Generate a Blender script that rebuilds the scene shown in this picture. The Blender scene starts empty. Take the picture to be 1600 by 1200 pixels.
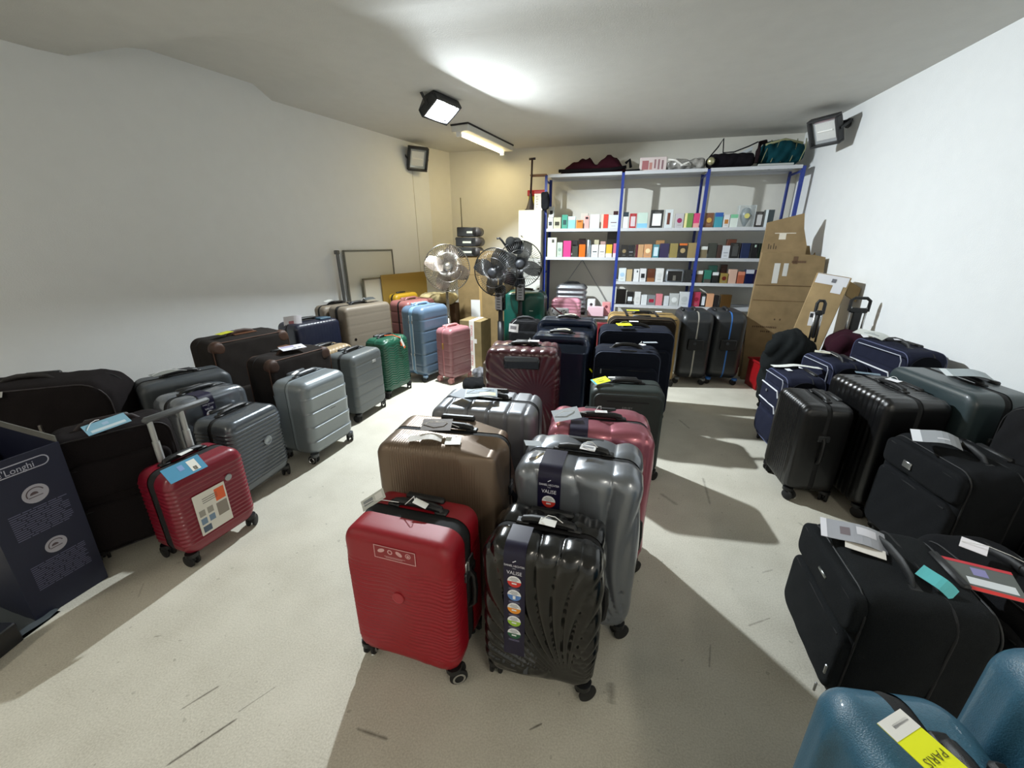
import bpy, math, random
import numpy as np
from mathutils import Vector, Matrix
R = math.radians
random.seed(7)
S = bpy.context.scene
C = S.collection
# ---------------------------------------------------------------- camera, light, exposure
cam = bpy.data.objects.new('camera', bpy.data.cameras.new('camera')); C.objects.link(cam)
cam.data.sensor_width = 36; cam.data.lens = 628 / 1600 * 36; cam.data.clip_start = .02
cam.location = (0, 0, 1.36); cam.rotation_euler = (R(90 - 19.33), 0, R(13.9))
S.camera = cam
S.view_settings.view_transform = 'Standard'; S.view_settings.look = 'None'
S.view_settings.gamma = 1; S.view_settings.use_curve_mapping = False
S.view_settings.exposure = 0.45
W_ = bpy.data.worlds.new('world'); S.world = W_; W_.use_nodes = True
W_.node_tree.nodes['Background'].inputs[0].default_value = (.5, .55, .6, 1)
W_.node_tree.nodes['Background'].inputs[1].default_value = .05
FLOOD_P = (-1.52, 3.66, 2.415)
FLOOD_AZ, FLOOD_TILT = -18, 58
FLOOD_POWER = 130
TUBE_POWER = 5
FILL_POWER = 18

def area(name, loc, rot, sx, sy, power, col, spread=180):
    l = bpy.data.lights.new(name, 'AREA'); l.shape = 'RECTANGLE'; l.size = sx; l.size_y = sy
    l.energy = power; l.color = col; l.spread = R(spread)
    o = bpy.data.objects.new(name, l); o.location = loc; o.rotation_euler = rot; C.objects.link(o); return o
# ---------------------------------------------------------------- materials
def lin(h):
    if isinstance(h, str):
        h = tuple(int(h[i:i + 2], 16) / 255 for i in (0, 2, 4))
    return tuple((c / 12.92 if c <= .04045 else ((c + .055) / 1.055) ** 2.4) for c in h) + (1,)
MC = {}
def mat(col, rough=.5, metal=0, bump=0, bscale=200, var=0, coat=0, spec=.5, trans=0, alpha=1, emit=0, kind='n', sheen=0):
    key = (col, rough, metal, bump, bscale, var, coat, spec, trans, alpha, emit, kind, sheen)
    if key in MC: return MC[key]
    m = bpy.data.materials.new('surface'); m.use_nodes = True; MC[key] = m
    nt = m.node_tree; N = nt.nodes; L = nt.links; b = N['Principled BSDF']
    b.inputs['Base Color'].default_value = lin(col); b.inputs['Roughness'].default_value = rough
    b.inputs['Metallic'].default_value = metal; b.inputs['Coat Weight'].default_value = coat
    b.inputs['Coat Roughness'].default_value = .08; b.inputs['Specular IOR Level'].default_value = spec
    b.inputs['Transmission Weight'].default_value = trans; b.inputs['Alpha'].default_value = alpha
    if sheen: b.inputs['Sheen Weight'].default_value = sheen
    if emit:
        b.inputs['Emission Color'].default_value = lin(col); b.inputs['Emission Strength'].default_value = emit
    tc = N.new('ShaderNodeTexCoord')
    if var:
        n = N.new('ShaderNodeTexNoise'); n.inputs['Scale'].default_value = 9 if kind == 'n' else bscale * .6
        n.inputs['Detail'].default_value = 5
        L.new(tc.outputs['Object'], n.inputs['Vector'])
        mx = N.new('ShaderNodeMix'); mx.data_type = 'RGBA'; mx.blend_type = 'MIX'
        c = lin(col)
        mx.inputs['A'].default_value = tuple(max(0, x * (1 - var)) for x in c[:3]) + (1,)
        mx.inputs['B'].default_value = tuple(min(1, x * (1 + var)) for x in c[:3]) + (1,)
        rr = N.new('ShaderNodeMapRange'); rr.inputs[1].default_value = .3; rr.inputs[2].default_value = .7
        L.new(n.outputs['Fac'], rr.inputs[0]); L.new(rr.outputs[0], mx.inputs['Factor'])
        L.new(mx.outputs['Result'], b.inputs['Base Color'])
    if bump:
        n2 = N.new('ShaderNodeTexNoise'); n2.inputs['Scale'].default_value = bscale; n2.inputs['Detail'].default_value = 3
        bp = N.new('ShaderNodeBump'); bp.inputs['Strength'].default_value = min(1, bump); bp.inputs['Distance'].default_value = .002 * max(1, bump)
        L.new(tc.outputs['Object'], n2.inputs['Vector']); L.new(n2.outputs['Fac'], bp.inputs['Height']); L.new(bp.outputs[0], b.inputs['Normal'])
    return m
def plast(col, rough=.42, **k): return mat(col, rough, bump=.25, bscale=900, **k)
def gloss(col, rough=.16, **k): return mat(col, rough, coat=.6, **k)
def dk(col, k): return tuple(round(int(col[i:i + 2], 16) / 255 * k, 4) for i in (0, 2, 4))
def fabric(col): return mat(dk(col, .80), .92, bump=.9, bscale=700, var=.35, spec=.15, kind='f')
def card(col): return mat(col, .85, bump=.3, bscale=60, var=.12, spec=.2)
BLK = plast('101113', .45); BLKG = gloss('0c0d0e', .2); RUB = mat('121213', .7)
CHR = mat('c8cacc', .18, metal=1); ALU = mat('b4b6b8', .35, metal=1); WHT = mat('ebebea', .6); STR = mat('e8e8e6', .7)
INK = mat('1c2026', .7); ZIP = mat('131416', .75, bump=.8, bscale=1500)

# ---------------------------------------------------------------- mesh helpers
class MB:
    def __init__(s): s.v = []; s.f = []; s.m = []
    def add(s, v, f, mi=0):
        o = len(s.v); s.v += [tuple(map(float, p)) for p in v]; s.f += [tuple(i + o for i in q) for q in f]; s.m += [mi] * len(f); return s
    def box(s, x0, x1, y0, y1, z0, z1, mi=0, M=None):
        v = [(x0, y0, z0), (x1, y0, z0), (x1, y1, z0), (x0, y1, z0), (x0, y0, z1), (x1, y0, z1), (x1, y1, z1), (x0, y1, z1)]
        if M is not None: v = [M @ Vector(p) for p in v]
        return s.add(v, [(0, 3, 2, 1), (4, 5, 6, 7), (0, 1, 5, 4), (1, 2, 6, 5), (2, 3, 7, 6), (3, 0, 4, 7)], mi)
    def bbox(s, x0, x1, y0, y1, z0, z1, b=.004, mi=0, M=None):
        "box with chamfered edges"
        b = min(b, (x1 - x0) * .45, (y1 - y0) * .45, (z1 - z0) * .45)
        v = []; idx = {}
        for i, X in enumerate((x0, x1)):
            for j, Y in enumerate((y0, y1)):
                for k, Z in enumerate((z0, z1)):
                    sx, sy, sz = (1, -1)[i], (1, -1)[j], (1, -1)[k]
                    for a, p in enumerate(((X, Y + sy * b, Z + sz * b), (X + sx * b, Y, Z + sz * b), (X + sx * b, Y + sy * b, Z))):
                        idx[i, j, k, a] = len(v); v.append(p)
        f = []
        g = lambda i, j, k, a: idx[i, j, k, a]
        for i in (0, 1):
            q = [g(i, 0, 0, 0), g(i, 1, 0, 0), g(i, 1, 1, 0), g(i, 0, 1, 0)]; f.append(q if i else q[::-1])
            q = [g(0, i, 0, 1), g(1, i, 0, 1), g(1, i, 1, 1), g(0, i, 1, 1)]; f.append(q if not i else q[::-1])
            q = [g(0, 0, i, 2), g(1, 0, i, 2), g(1, 1, i, 2), g(0, 1, i, 2)]; f.append(q if i else q[::-1])
        for i in (0, 1):
            for j in (0, 1):
                q = [g(i, j, 0, 0), g(i, j, 0, 1), g(i, j, 1, 1), g(i, j, 1, 0)]; f.append(q if (i + j) % 2 == 0 else q[::-1])
                q = [g(i, 0, j, 0), g(i, 0, j, 2), g(i, 1, j, 2), g(i, 1, j, 0)]; f.append(q if (i + j) % 2 else q[::-1])
                q = [g(0, i, j, 1), g(0, i, j, 2), g(1, i, j, 2), g(1, i, j, 1)]; f.append(q if (i + j) % 2 == 0 else q[::-1])
                for k in (0, 1):
                    q = [g(i, j, k, 0), g(i, j, k, 1), g(i, j, k, 2)]; f.append(q if (i + j + k) % 2 else q[::-1])
        if M is not None: v = [M @ Vector(p) for p in v]
        return s.add(v, f, mi)
    def lathe(s, prof, n=20, c=(0, 0, 0), ax=None, mi=0, caps=True):
        "prof: (radius, height) pairs about the z axis, or about vector ax"
        v = []; f = []
        Q = Matrix.Identity(3) if ax is None else Vector((0, 0, 1)).rotation_difference(Vector(ax)).to_matrix()
        for (r, h) in prof:
            for i in range(n):
                a = 2 * math.pi * i / n; v.append(Q @ Vector((r * math.cos(a), r * math.sin(a), h)) + Vector(c))
        for k in range(len(prof) - 1):
            for i in range(n):
                j = (i + 1) % n; f.append((k * n + i, k * n + j, (k + 1) * n + j, (k + 1) * n + i))
        if caps:
            f.append(tuple(range(n))[::-1]); f.append(tuple((len(prof) - 1) * n + i for i in range(n)))
        return s.add(v, f, mi)
    def cyl(s, p0, p1, r, n=12, r2=None, mi=0):
        p0 = Vector(p0); p1 = Vector(p1); h = (p1 - p0).length
        return s.lathe([(r, 0), (r if r2 is None else r2, h)], n, p0, (p1 - p0) / h, mi)
    def tube(s, pts, r, n=8, closed=False, mi=0, flat=1.0, up=(0, 0, 1)):
        pts = [Vector(p) for p in pts]; N = len(pts); v = []; f = []
        for i, p in enumerate(pts):
            if closed: t = pts[(i + 1) % N] - pts[i - 1]
            else: t = pts[min(i + 1, N - 1)] - pts[max(i - 1, 0)]
            t.normalize(); u = Vector(up)
            if abs(t.dot(u)) > .95: u = Vector((1, 0, 0)) if abs(t.x) < .9 else Vector((0, 1, 0))
            a = t.cross(u).normalized(); b = a.cross(t).normalized()
            rr = r[i] if isinstance(r, (list, tuple)) else r
            for k in range(n):
                an = 2 * math.pi * k / n; v.append(p + a * math.cos(an) * rr + b * math.sin(an) * rr * flat)
        M = N if closed else N - 1
        for i in range(M):
            for k in range(n):
                j = (i + 1) % N; l = (k + 1) % n
                f.append((i * n + k, i * n + l, j * n + l, j * n + k))
        if not closed: f.append(tuple(range(n))[::-1]); f.append(tuple((N - 1) * n + k for k in range(n)))
        return s.add(v, f, mi)
    def build(s, name, m, parent=None, smooth=False, loc=None, rot=None):
        me = bpy.data.meshes.new(name); me.from_pydata(s.v, [], s.f)
        ms = m if isinstance(m, (list, tuple)) else [m]
        for q in ms: me.materials.append(q)
        if len(ms) > 1: me.polygons.foreach_set('material_index', s.m)
        if smooth: me.polygons.foreach_set('use_smooth', [True] * len(s.f))
        me.update()
        if smooth == 'auto': me.set_sharp_from_angle(angle=R(38))
        o = bpy.data.objects.new(name, me); C.objects.link(o)
        if parent is not None: o.parent = parent
        if loc is not None: o.location = loc
        if rot is not None: o.rotation_euler = rot
        return o
def thing(name, label, cat, loc=(0, 0, 0), rz=0, group=None, rot=None):
    o = bpy.data.objects.new(name, None); C.objects.link(o); o.empty_display_size = .05
    o.location = loc; o.rotation_euler = rot if rot else (0, 0, R(rz)); return tag(o, label, cat, group)
def tag(o, label, cat, group=None, kind=None):
    if label: o['label'] = label
    if cat: o['category'] = cat
    if group: o['group'] = group
    if kind: o['kind'] = kind
    return o
def struct(name, mb, m, smooth=False):
    o = mb.build(name, m, None, smooth); o['kind'] = 'structure'; return o
TX = {}
def text_geo(s):
    if s in TX: return TX[s]
    cu = bpy.data.curves.new('t', 'FONT'); cu.body = s; cu.align_x = 'CENTER'; cu.align_y = 'CENTER'; cu.resolution_u = 2
    ob = bpy.data.objects.new('t', cu); C.objects.link(ob)
    bpy.context.view_layer.update()
    me = ob.evaluated_get(bpy.context.evaluated_depsgraph_get()).to_mesh()
    g = ([tuple(v.co) for v in me.vertices], [tuple(p.vertices) for p in me.polygons])
    ob.to_mesh_clear(); bpy.data.objects.remove(ob); bpy.data.curves.remove(cu)
    TX[s] = g; return g
def add_text(mb, s, size, M, mi=0, sx=1.0):
    "text in the XY plane of matrix M"
    v, f = text_geo(s)
    return mb.add([M @ Vector((p[0] * size * sx, p[1] * size, 0)) for p in v], f, mi)
def XZ(x, y, z, roll=0):
    "matrix whose XY plane faces -Y at a point of a case's front"
    return Matrix.Translation((x, y, z)) @ Matrix.Rotation(R(90), 4, 'X') @ Matrix.Rotation(R(roll), 4, 'Z')
def disc(mb, M, r, a0=0, a1=360, n=20, mi=0, r0=0):
    pts = []
    k = max(3, int(n * (a1 - a0) / 360))
    for i in range(k + 1):
        a = R(a0 + (a1 - a0) * i / k); pts.append(M @ Vector((r * math.cos(a), r * math.sin(a), 0)))
    if r0:
        pin = []
        for i in range(k + 1):
            a = R(a0 + (a1 - a0) * i / k); pin.append(M @ Vector((r0 * math.cos(a), r0 * math.sin(a), 0)))
        n_ = k + 1
        mb.add(pts + pin, [(i, i + 1, n_ + i + 1, n_ + i) for i in range(k)], mi)
    else: mb.add(pts, [tuple(range(len(pts)))], mi)
    return mb
def rect(mb, M, x0, x1, y0, y1, mi=0):
    return mb.add([M @ Vector(p) for p in ((x0, y0, 0), (x1, y0, 0), (x1, y1, 0), (x0, y1, 0))], [(0, 1, 2, 3)], mi)

# ---------------------------------------------------------------- suitcase shells
def samp(L, e, n, ne=6):
    a = np.linspace(0, e, ne, endpoint=False); b = np.linspace(e, L - e, max(2, n)); c = L - a[::-1]
    return np.concatenate([a, b, c])
def shell(W, H, D, Rr, r, pat=None, nx=22, nz=30, nd=5, closed=False, bulge=0, seamfade=.02, wob=0):
    """dished half shell: x -W/2..W/2, z 0..H, y 0..-D (front at -D); closed adds the back face"""
    e = max(Rr, r) * 1.02
    e = min(e, W * .45, H * .45)
    xs = samp(W, e, nx) - W / 2; zs = samp(H, e, nz)
    ds = np.concatenate([np.linspace(0, r, 5, endpoint=False), np.linspace(r, D, nd)]) if not closed else samp(D, r, nd, 5)
    V = []; F = []
    def patch(A, B, fn):
        o = sum(len(q) for q in V)
        a, b = np.meshgrid(A, B, indexing='ij'); V.append(fn(a.ravel(), b.ravel()))
        na, nb = len(A), len(B)
        i, j = np.meshgrid(np.arange(na - 1), np.arange(nb - 1), indexing='ij'); k = (i * nb + j).ravel() + o
        F.append(np.stack([k, k + nb, k + nb + 1, k + 1], 1))
    o1 = lambda x: np.full_like(x, 1.0)
    patch(xs, zs, lambda x, z: np.stack([x, 0 * x, z], 1))
    patch(xs, ds, lambda x, d: np.stack([x, d, H * o1(x)], 1))
    patch(ds, xs, lambda d, x: np.stack([x, d, 0 * x], 1))
    patch(zs, ds, lambda z, d: np.stack([-W / 2 * o1(z), d, z], 1))
    patch(ds, zs, lambda d, z: np.stack([W / 2 * o1(z), d, z], 1))
    if closed: patch(zs, xs, lambda z, x: np.stack([x, D * o1(x), z], 1))
    P = np.concatenate(V); Fa = np.concatenate(F)
    key = np.round(P * 1e5).astype(np.int64)
    _, first, inv = np.unique(key, axis=0, return_index=True, return_inverse=True); inv = inv.ravel()
    P = P[first]; Fa = inv[Fa]
    x, d, z = P[:, 0].copy(), P[:, 1].copy(), P[:, 2] - H / 2
    # in-plane rounding
    def rnd(x, z, hw, hh, Rr):
        qx = np.clip(x, -(hw - Rr), hw - Rr); qz = np.clip(z, -(hh - Rr), hh - Rr)
        vx, vz = x - qx, z - qz; linf = np.maximum(np.abs(vx), np.abs(vz)); l2 = np.hypot(vx, vz)
        k = np.where(l2 > 1e-9, linf / np.maximum(l2, 1e-9), 1)
        both = (np.abs(vx) > 1e-9) & (np.abs(vz) > 1e-9); k = np.where(both, k, 1)
        return qx, qz, vx * k, vz * k
    qx, qz, vx, vz = rnd(x, z, W / 2, H / 2, Rr)
    x1, z1 = qx + vx, qz + vz
    ex = W / 2 - np.abs(x1); ez = H / 2 - np.abs(z1)
    inc = np.hypot(vx, vz)
    corner = (np.abs(vx) > 1e-9) & (np.abs(vz) > 1e-9)
    e_ = np.where(corner, Rr - inc, np.minimum(ex, ez))
    nxn = np.where(corner, vx / np.maximum(inc, 1e-9), np.where(ex < ez, np.sign(x1), 0))
    nzn = np.where(corner, vz / np.maximum(inc, 1e-9), np.where(ex < ez, 0, np.sign(z1)))
    def fil(e_, t, r):
        a = np.clip(r - e_, 0, None); b = np.clip(r - t, 0, None); m = (a > 0) & (b > 0)
        li = np.maximum(a, b); l2 = np.hypot(a, b); k = np.where(m, li / np.maximum(l2, 1e-9), 1)
        return m, a * k, b * k
    m, a, b = fil(e_, d, r)
    e2 = np.where(m, r - a, e_); t2 = np.where(m, r - b, d)
    wn = np.where(m, a / r, (e_ < 1e-6).astype(float)); wy = np.where(m, b / r, (d < 1e-6).astype(float))
    if closed:
        m2, a2, b2 = fil(e_, D - d, r)
        e2 = np.where(m2, r - a2, e2); t2 = np.where(m2, D - (r - b2), t2)
        wn = np.where(m2, a2 / r, wn); wy = np.where(m2, -b2 / r, wy)
        wy = np.where((np.abs(D - d) < 1e-6) & ~m2, -1, wy)
    sh = e2 - e_
    x2 = x1 - nxn * sh; z2 = z1 - nzn * sh; y2 = -(D - t2)
    n3 = np.stack([nxn * wn, -wy, nzn * wn], 1); n3 /= np.maximum(np.linalg.norm(n3, axis=1, keepdims=True), 1e-6)
    disp = np.zeros(len(x2))
    fade = np.ones(len(x2)) if closed else np.clip((D - t2) / seamfade, 0, 1)
    if pat is not None: disp += pat(x2, z2, W, H, wy, nxn, nzn, t2) * fade
    if bulge:
        disp += bulge * wy.clip(0, 1) * (1 - (2 * x2 / W) ** 2) * (1 - (2 * z2 / H) ** 2)
        if closed: disp += bulge * .6 * wn * np.sin(np.pi * np.clip(t2 / D, 0, 1)) * np.where(np.abs(nxn) > .5, 1 - (2 * z2 / H) ** 2, 1 - (2 * x2 / W) ** 2)
    if wob: disp += wob * (np.sin(x2 * 31 + z2 * 13) * np.cos(z2 * 23 - y2 * 17) + .5 * np.sin(x2 * 67 - z2 * 41 + y2 * 50))
    Q = np.stack([x2, y2, z2 + H / 2], 1) + n3 * disp[:, None]
    return Q, Fa
def shell_obj(name, Q, Fa, m, parent, loc=(0, 0, 0), back=False):
    Q = Q.copy()
    if back: Q[:, 1] *= -1; Fa = Fa[:, ::-1]
    Q += np.array(loc)
    me = bpy.data.meshes.new(name); me.from_pydata(Q.tolist(), [], Fa.tolist()); me.materials.append(m)
    me.polygons.foreach_set('use_smooth', [True] * len(Fa)); me.update()
    me.set_sharp_from_angle(angle=R(60))
    o = bpy.data.objects.new(name, me); C.objects.link(o); o.parent = parent; return o
# surface patterns (metres of relief)
def tri(t): return 2 * np.abs(t - np.floor(t + .5))
def p_h(period, amp, margin=.0, duty=.5):
    return lambda x, z, W, H, wy, nx, nz, t: amp * (.5 + .5 * np.sin(2 * np.pi * z / period)) * np.clip((H / 2 - margin - np.abs(z)) / .01, 0, 1)
def p_v(period, amp):
    return lambda x, z, W, H, wy, nx, nz, t: amp * (.5 + .5 * np.sin(2 * np.pi * x / period))
def groove(u, w): return np.exp(-(u / w) ** 2)
def p_hg(n, amp, w=.006, vert=0):
    def f(x, z, W, H, wy, nx, nz, t):
        d = 0 * x
        for i in range(1, n): d = d - amp * groove(z - (-H / 2 + H * i / n), w)
        for i in range(vert): 
            xx = W * ((i + 1) / (vert + 1) - .5); d = d - amp * groove(x - xx, w)
        return d
    return f
def p_vg(xs_, amp, w=.006, zmin=-9):
    def f(x, z, W, H, wy, nx, nz, t):
        d = 0 * x
        for q in xs_: d = d - amp * groove(x - q * W, w)
        return d
    return f
def p_fan(cx, cz, n, amp, hub=.03, pw=.7):
    def f(x, z, W, H, wy, nx, nz, t):
        dx, dz = x - cx * W, z - cz * H; rr = np.hypot(dx, dz); th = np.arctan2(dz, dx) + .35 * np.clip(rr / H, 0, 1)
        s = np.abs(np.sin(th * n / 2)) ** pw
        return amp * s * np.clip((rr - hub) / .12, 0, 1)
    return f
def p_wave(period, amp):
    return lambda x, z, W, H, wy, nx, nz, t: amp * (.5 + .5 * np.sin(2 * np.pi * (z + .004 * np.sin(x * 40) + .003 * np.sin(z * 60)) / period)) * np.clip((H / 2 - .09 - z) / .05, 0, 1) * (.35 + .65 * np.clip((np.abs(x + .01) - .03) / .06, 0, 1))
def p_zig(period, amp):
    return lambda x, z, W, H, wy, nx, nz, t: amp * (.5 + .5 * np.sin(2 * np.pi * (z + .018 * tri(x / .11)) / period))
def p_ledge(amp):
    "four horizontal panels with slanting ledges"
    def f(x, z, W, H, wy, nx, nz, t):
        u = (z + H / 2) / H * 5; s = u - np.floor(u)
        return amp * (s ** 2) * (np.abs(z) < H * .44) * wy.clip(0, 1)
    return f
def p_blocks(amp):
    def f(x, z, W, H, wy, nx, nz, t):
        d = 0 * x
        for q in (-.34, -.14, .06, .24, .4): d = d - amp * groove(x - q * W, .007) * np.clip((z + H * .1) / .05, 0, 1)
        return d
    return f
def p_facet(amp):
    "chamfered corner plane"
    def f(x, z, W, H, wy, nx, nz, t):
        k = (x / W + z / H)
        d = -amp * np.clip((k - .62) / .25, 0, 1)
        return d + .0012 * (.5 + .5 * np.sin(2 * np.pi * x / .009)) * (k < .62) * (x < W * .34)
    return f
NX = {'h': (8, 150), 'v': (150, 10), 'fan': (60, 80), 'g': (34, 70), 'z': (60, 130), 's': (12, 14), 'w': (28, 170)}

def wheels(t, W, D, wh, mw=RUB, hub=None, style='twin', col=BLK, offs=.026, turn=0):
    for sx in (-1, 1):
        for sy in (-1, 1):
            cx, cy = sx * (W / 2 - offs), sy * (D / 2 - offs)
            b = MB(); b.lathe([(.026, wh + .012), (.026, wh - .006), (.016, wh - .014)], 14, (cx, cy, 0))
            r = wh * .5
            M = Matrix.Translation((cx, cy, 0)) @ Matrix.Rotation(R(turn + 30 * sx * sy + 25 * sy), 4, 'Z')
            b.bbox(-.006, .006, -.008, .022, r * .8, wh + .002, .003, M=M)
            br = b.build('wheel_bracket', col, t, 'auto')
            w = MB()
            for q in (-1, 1):
                w.lathe([(r * .86, 0), (r, .003), (r, .010), (r * .86, .013)], 18, M @ Vector((q * .014 - .0065, .012, r)), (M.to_3x3() @ Vector((1, 0, 0))))
            wo = w.build('wheel', mw, br, 'auto')
            if hub:
                for q in (-1, 1):
                    h = MB(); h.lathe([(r * .72, 0), (r * .72, .0016), (r * .5, .0016), (r * .5, 0)], 16, M @ Vector((q * .0215 - (0 if q > 0 else .0016), .012, r)), (M.to_3x3() @ Vector((1, 0, 0))), caps=False)
                    h.build('hub_ring', hub, br)
def carry_handle(t, W, z, y=0, L=.17, m=BLK, x=0, h=.015, name='top_handle'):
    b = MB()
    pts = [(x - L / 2, y, z - .002), (x - L / 2 + .006, y, z + h * .7), (x - L / 2 + .03, y, z + h), (x, y, z + h * 1.12), (x + L / 2 - .03, y, z + h), (x + L / 2 - .006, y, z + h * .7), (x + L / 2, y, z - .002)]
    b.tube(pts, [.011, .012, .013, .013, .013, .012, .011], 10, up=(0, 1, 0), flat=1.1)
    b.bbox(x - L / 2 - .02, x - L / 2 + .022, y - .015, y + .015, z - .004, z + .008, .004)
    b.bbox(x + L / 2 - .022, x + L / 2 + .02, y - .015, y + .015, z - .004, z + .008, .004)
    return b.build(name, m, t, 'auto')
def side_handle(t, W, D, z, sx=1, m=BLK):
    b = MB(); X = sx * W / 2; L = .15
    b.tube([(X - sx * .002, 0, z - L / 2), (X + sx * .016, 0, z - L / 2 + .02), (X + sx * .02, 0, z), (X + sx * .016, 0, z + L / 2 - .02), (X - sx * .002, 0, z + L / 2)], .010, 8, up=(0, 1, 0))
    return b.build('side_handle', m, t, 'auto')
def grip(t, D, z, L=.15, m=BLK, up=.0):
    b = MB(); b.bbox(-L / 2, L / 2, D / 2 - .045, D / 2 - .018, z - .01 + up, z + .014 + up, .007)
    o = b.build('trolley_grip', m, t, 'auto')
    if up > .05:
        for s in (-1, 1):
            p = MB(); p.cyl((s * L * .42, D / 2 - .031, z - .02), (s * L * .42, D / 2 - .031, z + up * .5), .010); p.cyl((s * L * .42, D / 2 - .031, z + up * .5), (s * L * .42, D / 2 - .031, z + up - .005), .008)
            p.build('trolley_tube', ALU, t, 'auto')
    return o
def paper(t, loc, w, h, rot, col='e9e9e6', prints=(), string=None, name='luggage_tag', bend=0, text=()):
    """tag of paper or card; XY plane sheet; prints = (x0,x1,y0,y1,colour) as fractions"""
    M = Matrix.Translation(loc) @ Matrix.Rotation(R(rot[2]), 4, 'Z') @ Matrix.Rotation(R(rot[1]), 4, 'Y') @ Matrix.Rotation(R(rot[0]), 4, 'X')
    b = MB(); n = 8; v = []; f = []
    def zb(u): return bend * (math.sin(u * math.pi) - .3 * math.sin(2 * math.pi * u))
    for k in (0, 1):
        for i in range(n + 1):
            u = i / n
            for yy in (-h / 2, h / 2): v.append(M @ Vector(((u - .5) * w, yy, zb(u) + (k - .5) * .0012)))
    o = 2 * (n + 1)
    for i in range(n):
        a = 2 * i
        f += [(o + a, o + a + 2, o + a + 3, o + a + 1), (a, a + 1, a + 3, a + 2), (a, a + 2, o + a + 2, o + a), (a + 1, o + a + 1, o + a + 3, a + 3)]
    f += [(0, o, o + 1, 1), (2 * n, 2 * n + 1, o + 2 * n + 1, o + 2 * n)]
    b.add(v, f); ob = b.build(name, mat(col, .6), t)
    cols = {}
    for (x0, x1, y0, y1, c) in prints:
        q = cols.setdefault(c, MB())
        m_ = 6
        vv = []; ff = []
        for i in range(m_ + 1):
            u = x0 + (x1 - x0) * i / m_
            for yy in (y0, y1): vv.append(M @ Vector(((u - .5) * w, (yy - .5) * h, zb(u) + .0011)))
        for i in range(m_): ff.append((2 * i, 2 * i + 2, 2 * i + 3, 2 * i + 1))
        q.add(vv, ff)
    for c, q in cols.items(): q.build('printed_patch', mat(c, .6), ob)
    if text:
        q = MB()
        for (s, x, y, sz, ro, c) in text:
            add_text(q, s, sz, M @ Matrix.Translation(((x - .5) * w, (y - .5) * h, .0014 + zb(x))) @ Matrix.Rotation(R(ro), 4, 'Z'))
        q.build('lettering', mat(text[0][5], .6), ob)
    if string is not None:
        s = MB(); a = M @ Vector((-w * .45, 0, .002)); e = Vector(string); mid = (a + e) / 2 + Vector((.01, 0, .018))
        s.tube([a, (a + mid) / 2 + Vector((0, .004, .008)), mid, e], .0013, 5); s.build('string', STR, ob)
    return ob
def valise_band(t, x, D2, z0, z1, ztop, w=.062, amp=.008, icons=5, scale=1.0):
    """the dark printed paper band over the front shell"""
    y = -D2 - amp - .001; yb = -.02
    fr = .035
    path = [(y, z0), (y, ztop - fr)] + [(y + fr * (1 - math.cos(a)), ztop + amp + .001 - fr + fr * math.sin(a)) for a in [R(q) for q in (15, 30, 45, 60, 75, 90)]] + [(yb - .0, ztop + amp + .001)]
    b = MB(); v = []; f = []
    for (yy, zz) in path: v += [(x - w / 2, yy, zz), (x + w / 2, yy, zz)]
    for i in range(len(path) - 1): f.append((2 * i, 2 * i + 1, 2 * i + 3, 2 * i + 2))
    n = len(v); v += [(p[0], p[1] + .0015, p[2] - .001) for p in v]; f += [tuple(i + n for i in q[::-1]) for q in f]
    b.add(v, f); o = b.build('printed_band', mat('17132f', .35), t, True)
    yy = y - .0006; zt = ztop - fr
    L = MB(); add_text(L, 'DANIEL HECHTER', .0098 * scale, XZ(x, yy, zt - .012), sx=.76)
    add_text(L, 'PARIS', .004 * scale, XZ(x, yy, zt - .021)); add_text(L, 'VALISE', .0175 * scale, XZ(x, yy, zt - .037), sx=.86)
    rect(L, XZ(x, yy, zt + .004, 35), -.006, .006, -.0014, .0014)
    L.build('lettering', mat('e8e8f0', .5), o)
    cols = ['d0342c', '5a86c8', 'e8942c', '9cc43c', '1c5a3c']; zz = zt - .068 * scale
    for i in range(icons):
        if zz < z0 + .012: break
        q = MB(); Mx = XZ(x, yy, zz); r = .0205 * scale
        disc(q, Mx, r, 0, 180, mi=0); disc(q, Mx, r, 180, 360, mi=1)
        M2 = XZ(x, yy - .0004, zz)
        for j, wd in enumerate((.6, .8, .5)): rect(q, M2, -r * wd * .8, r * wd * .8, r * (.62 - .22 * j) - .0008, r * (.62 - .22 * j) + .0008, 2)
        rect(q, M2, -r * .35, r * .35, -r * .45, -r * .2, 0) if i != 1 else rect(q, M2, -r * .2, r * .2, -r * .7, -r * .1, 0)
        q.build('round_icon', [mat('eceef0', .5), mat(cols[i % 5], .5), mat('6a6a78', .5)], o)
        s = MB()
        for k in range(2): rect(s, XZ(x, yy, zz - r - .004 - .004 * k), -r * .8, r * .8, -.0007, .0007)
        s.build('small_print', mat('8a88a8', .5), o)
        zz -= .050 * scale
    return o
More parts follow.
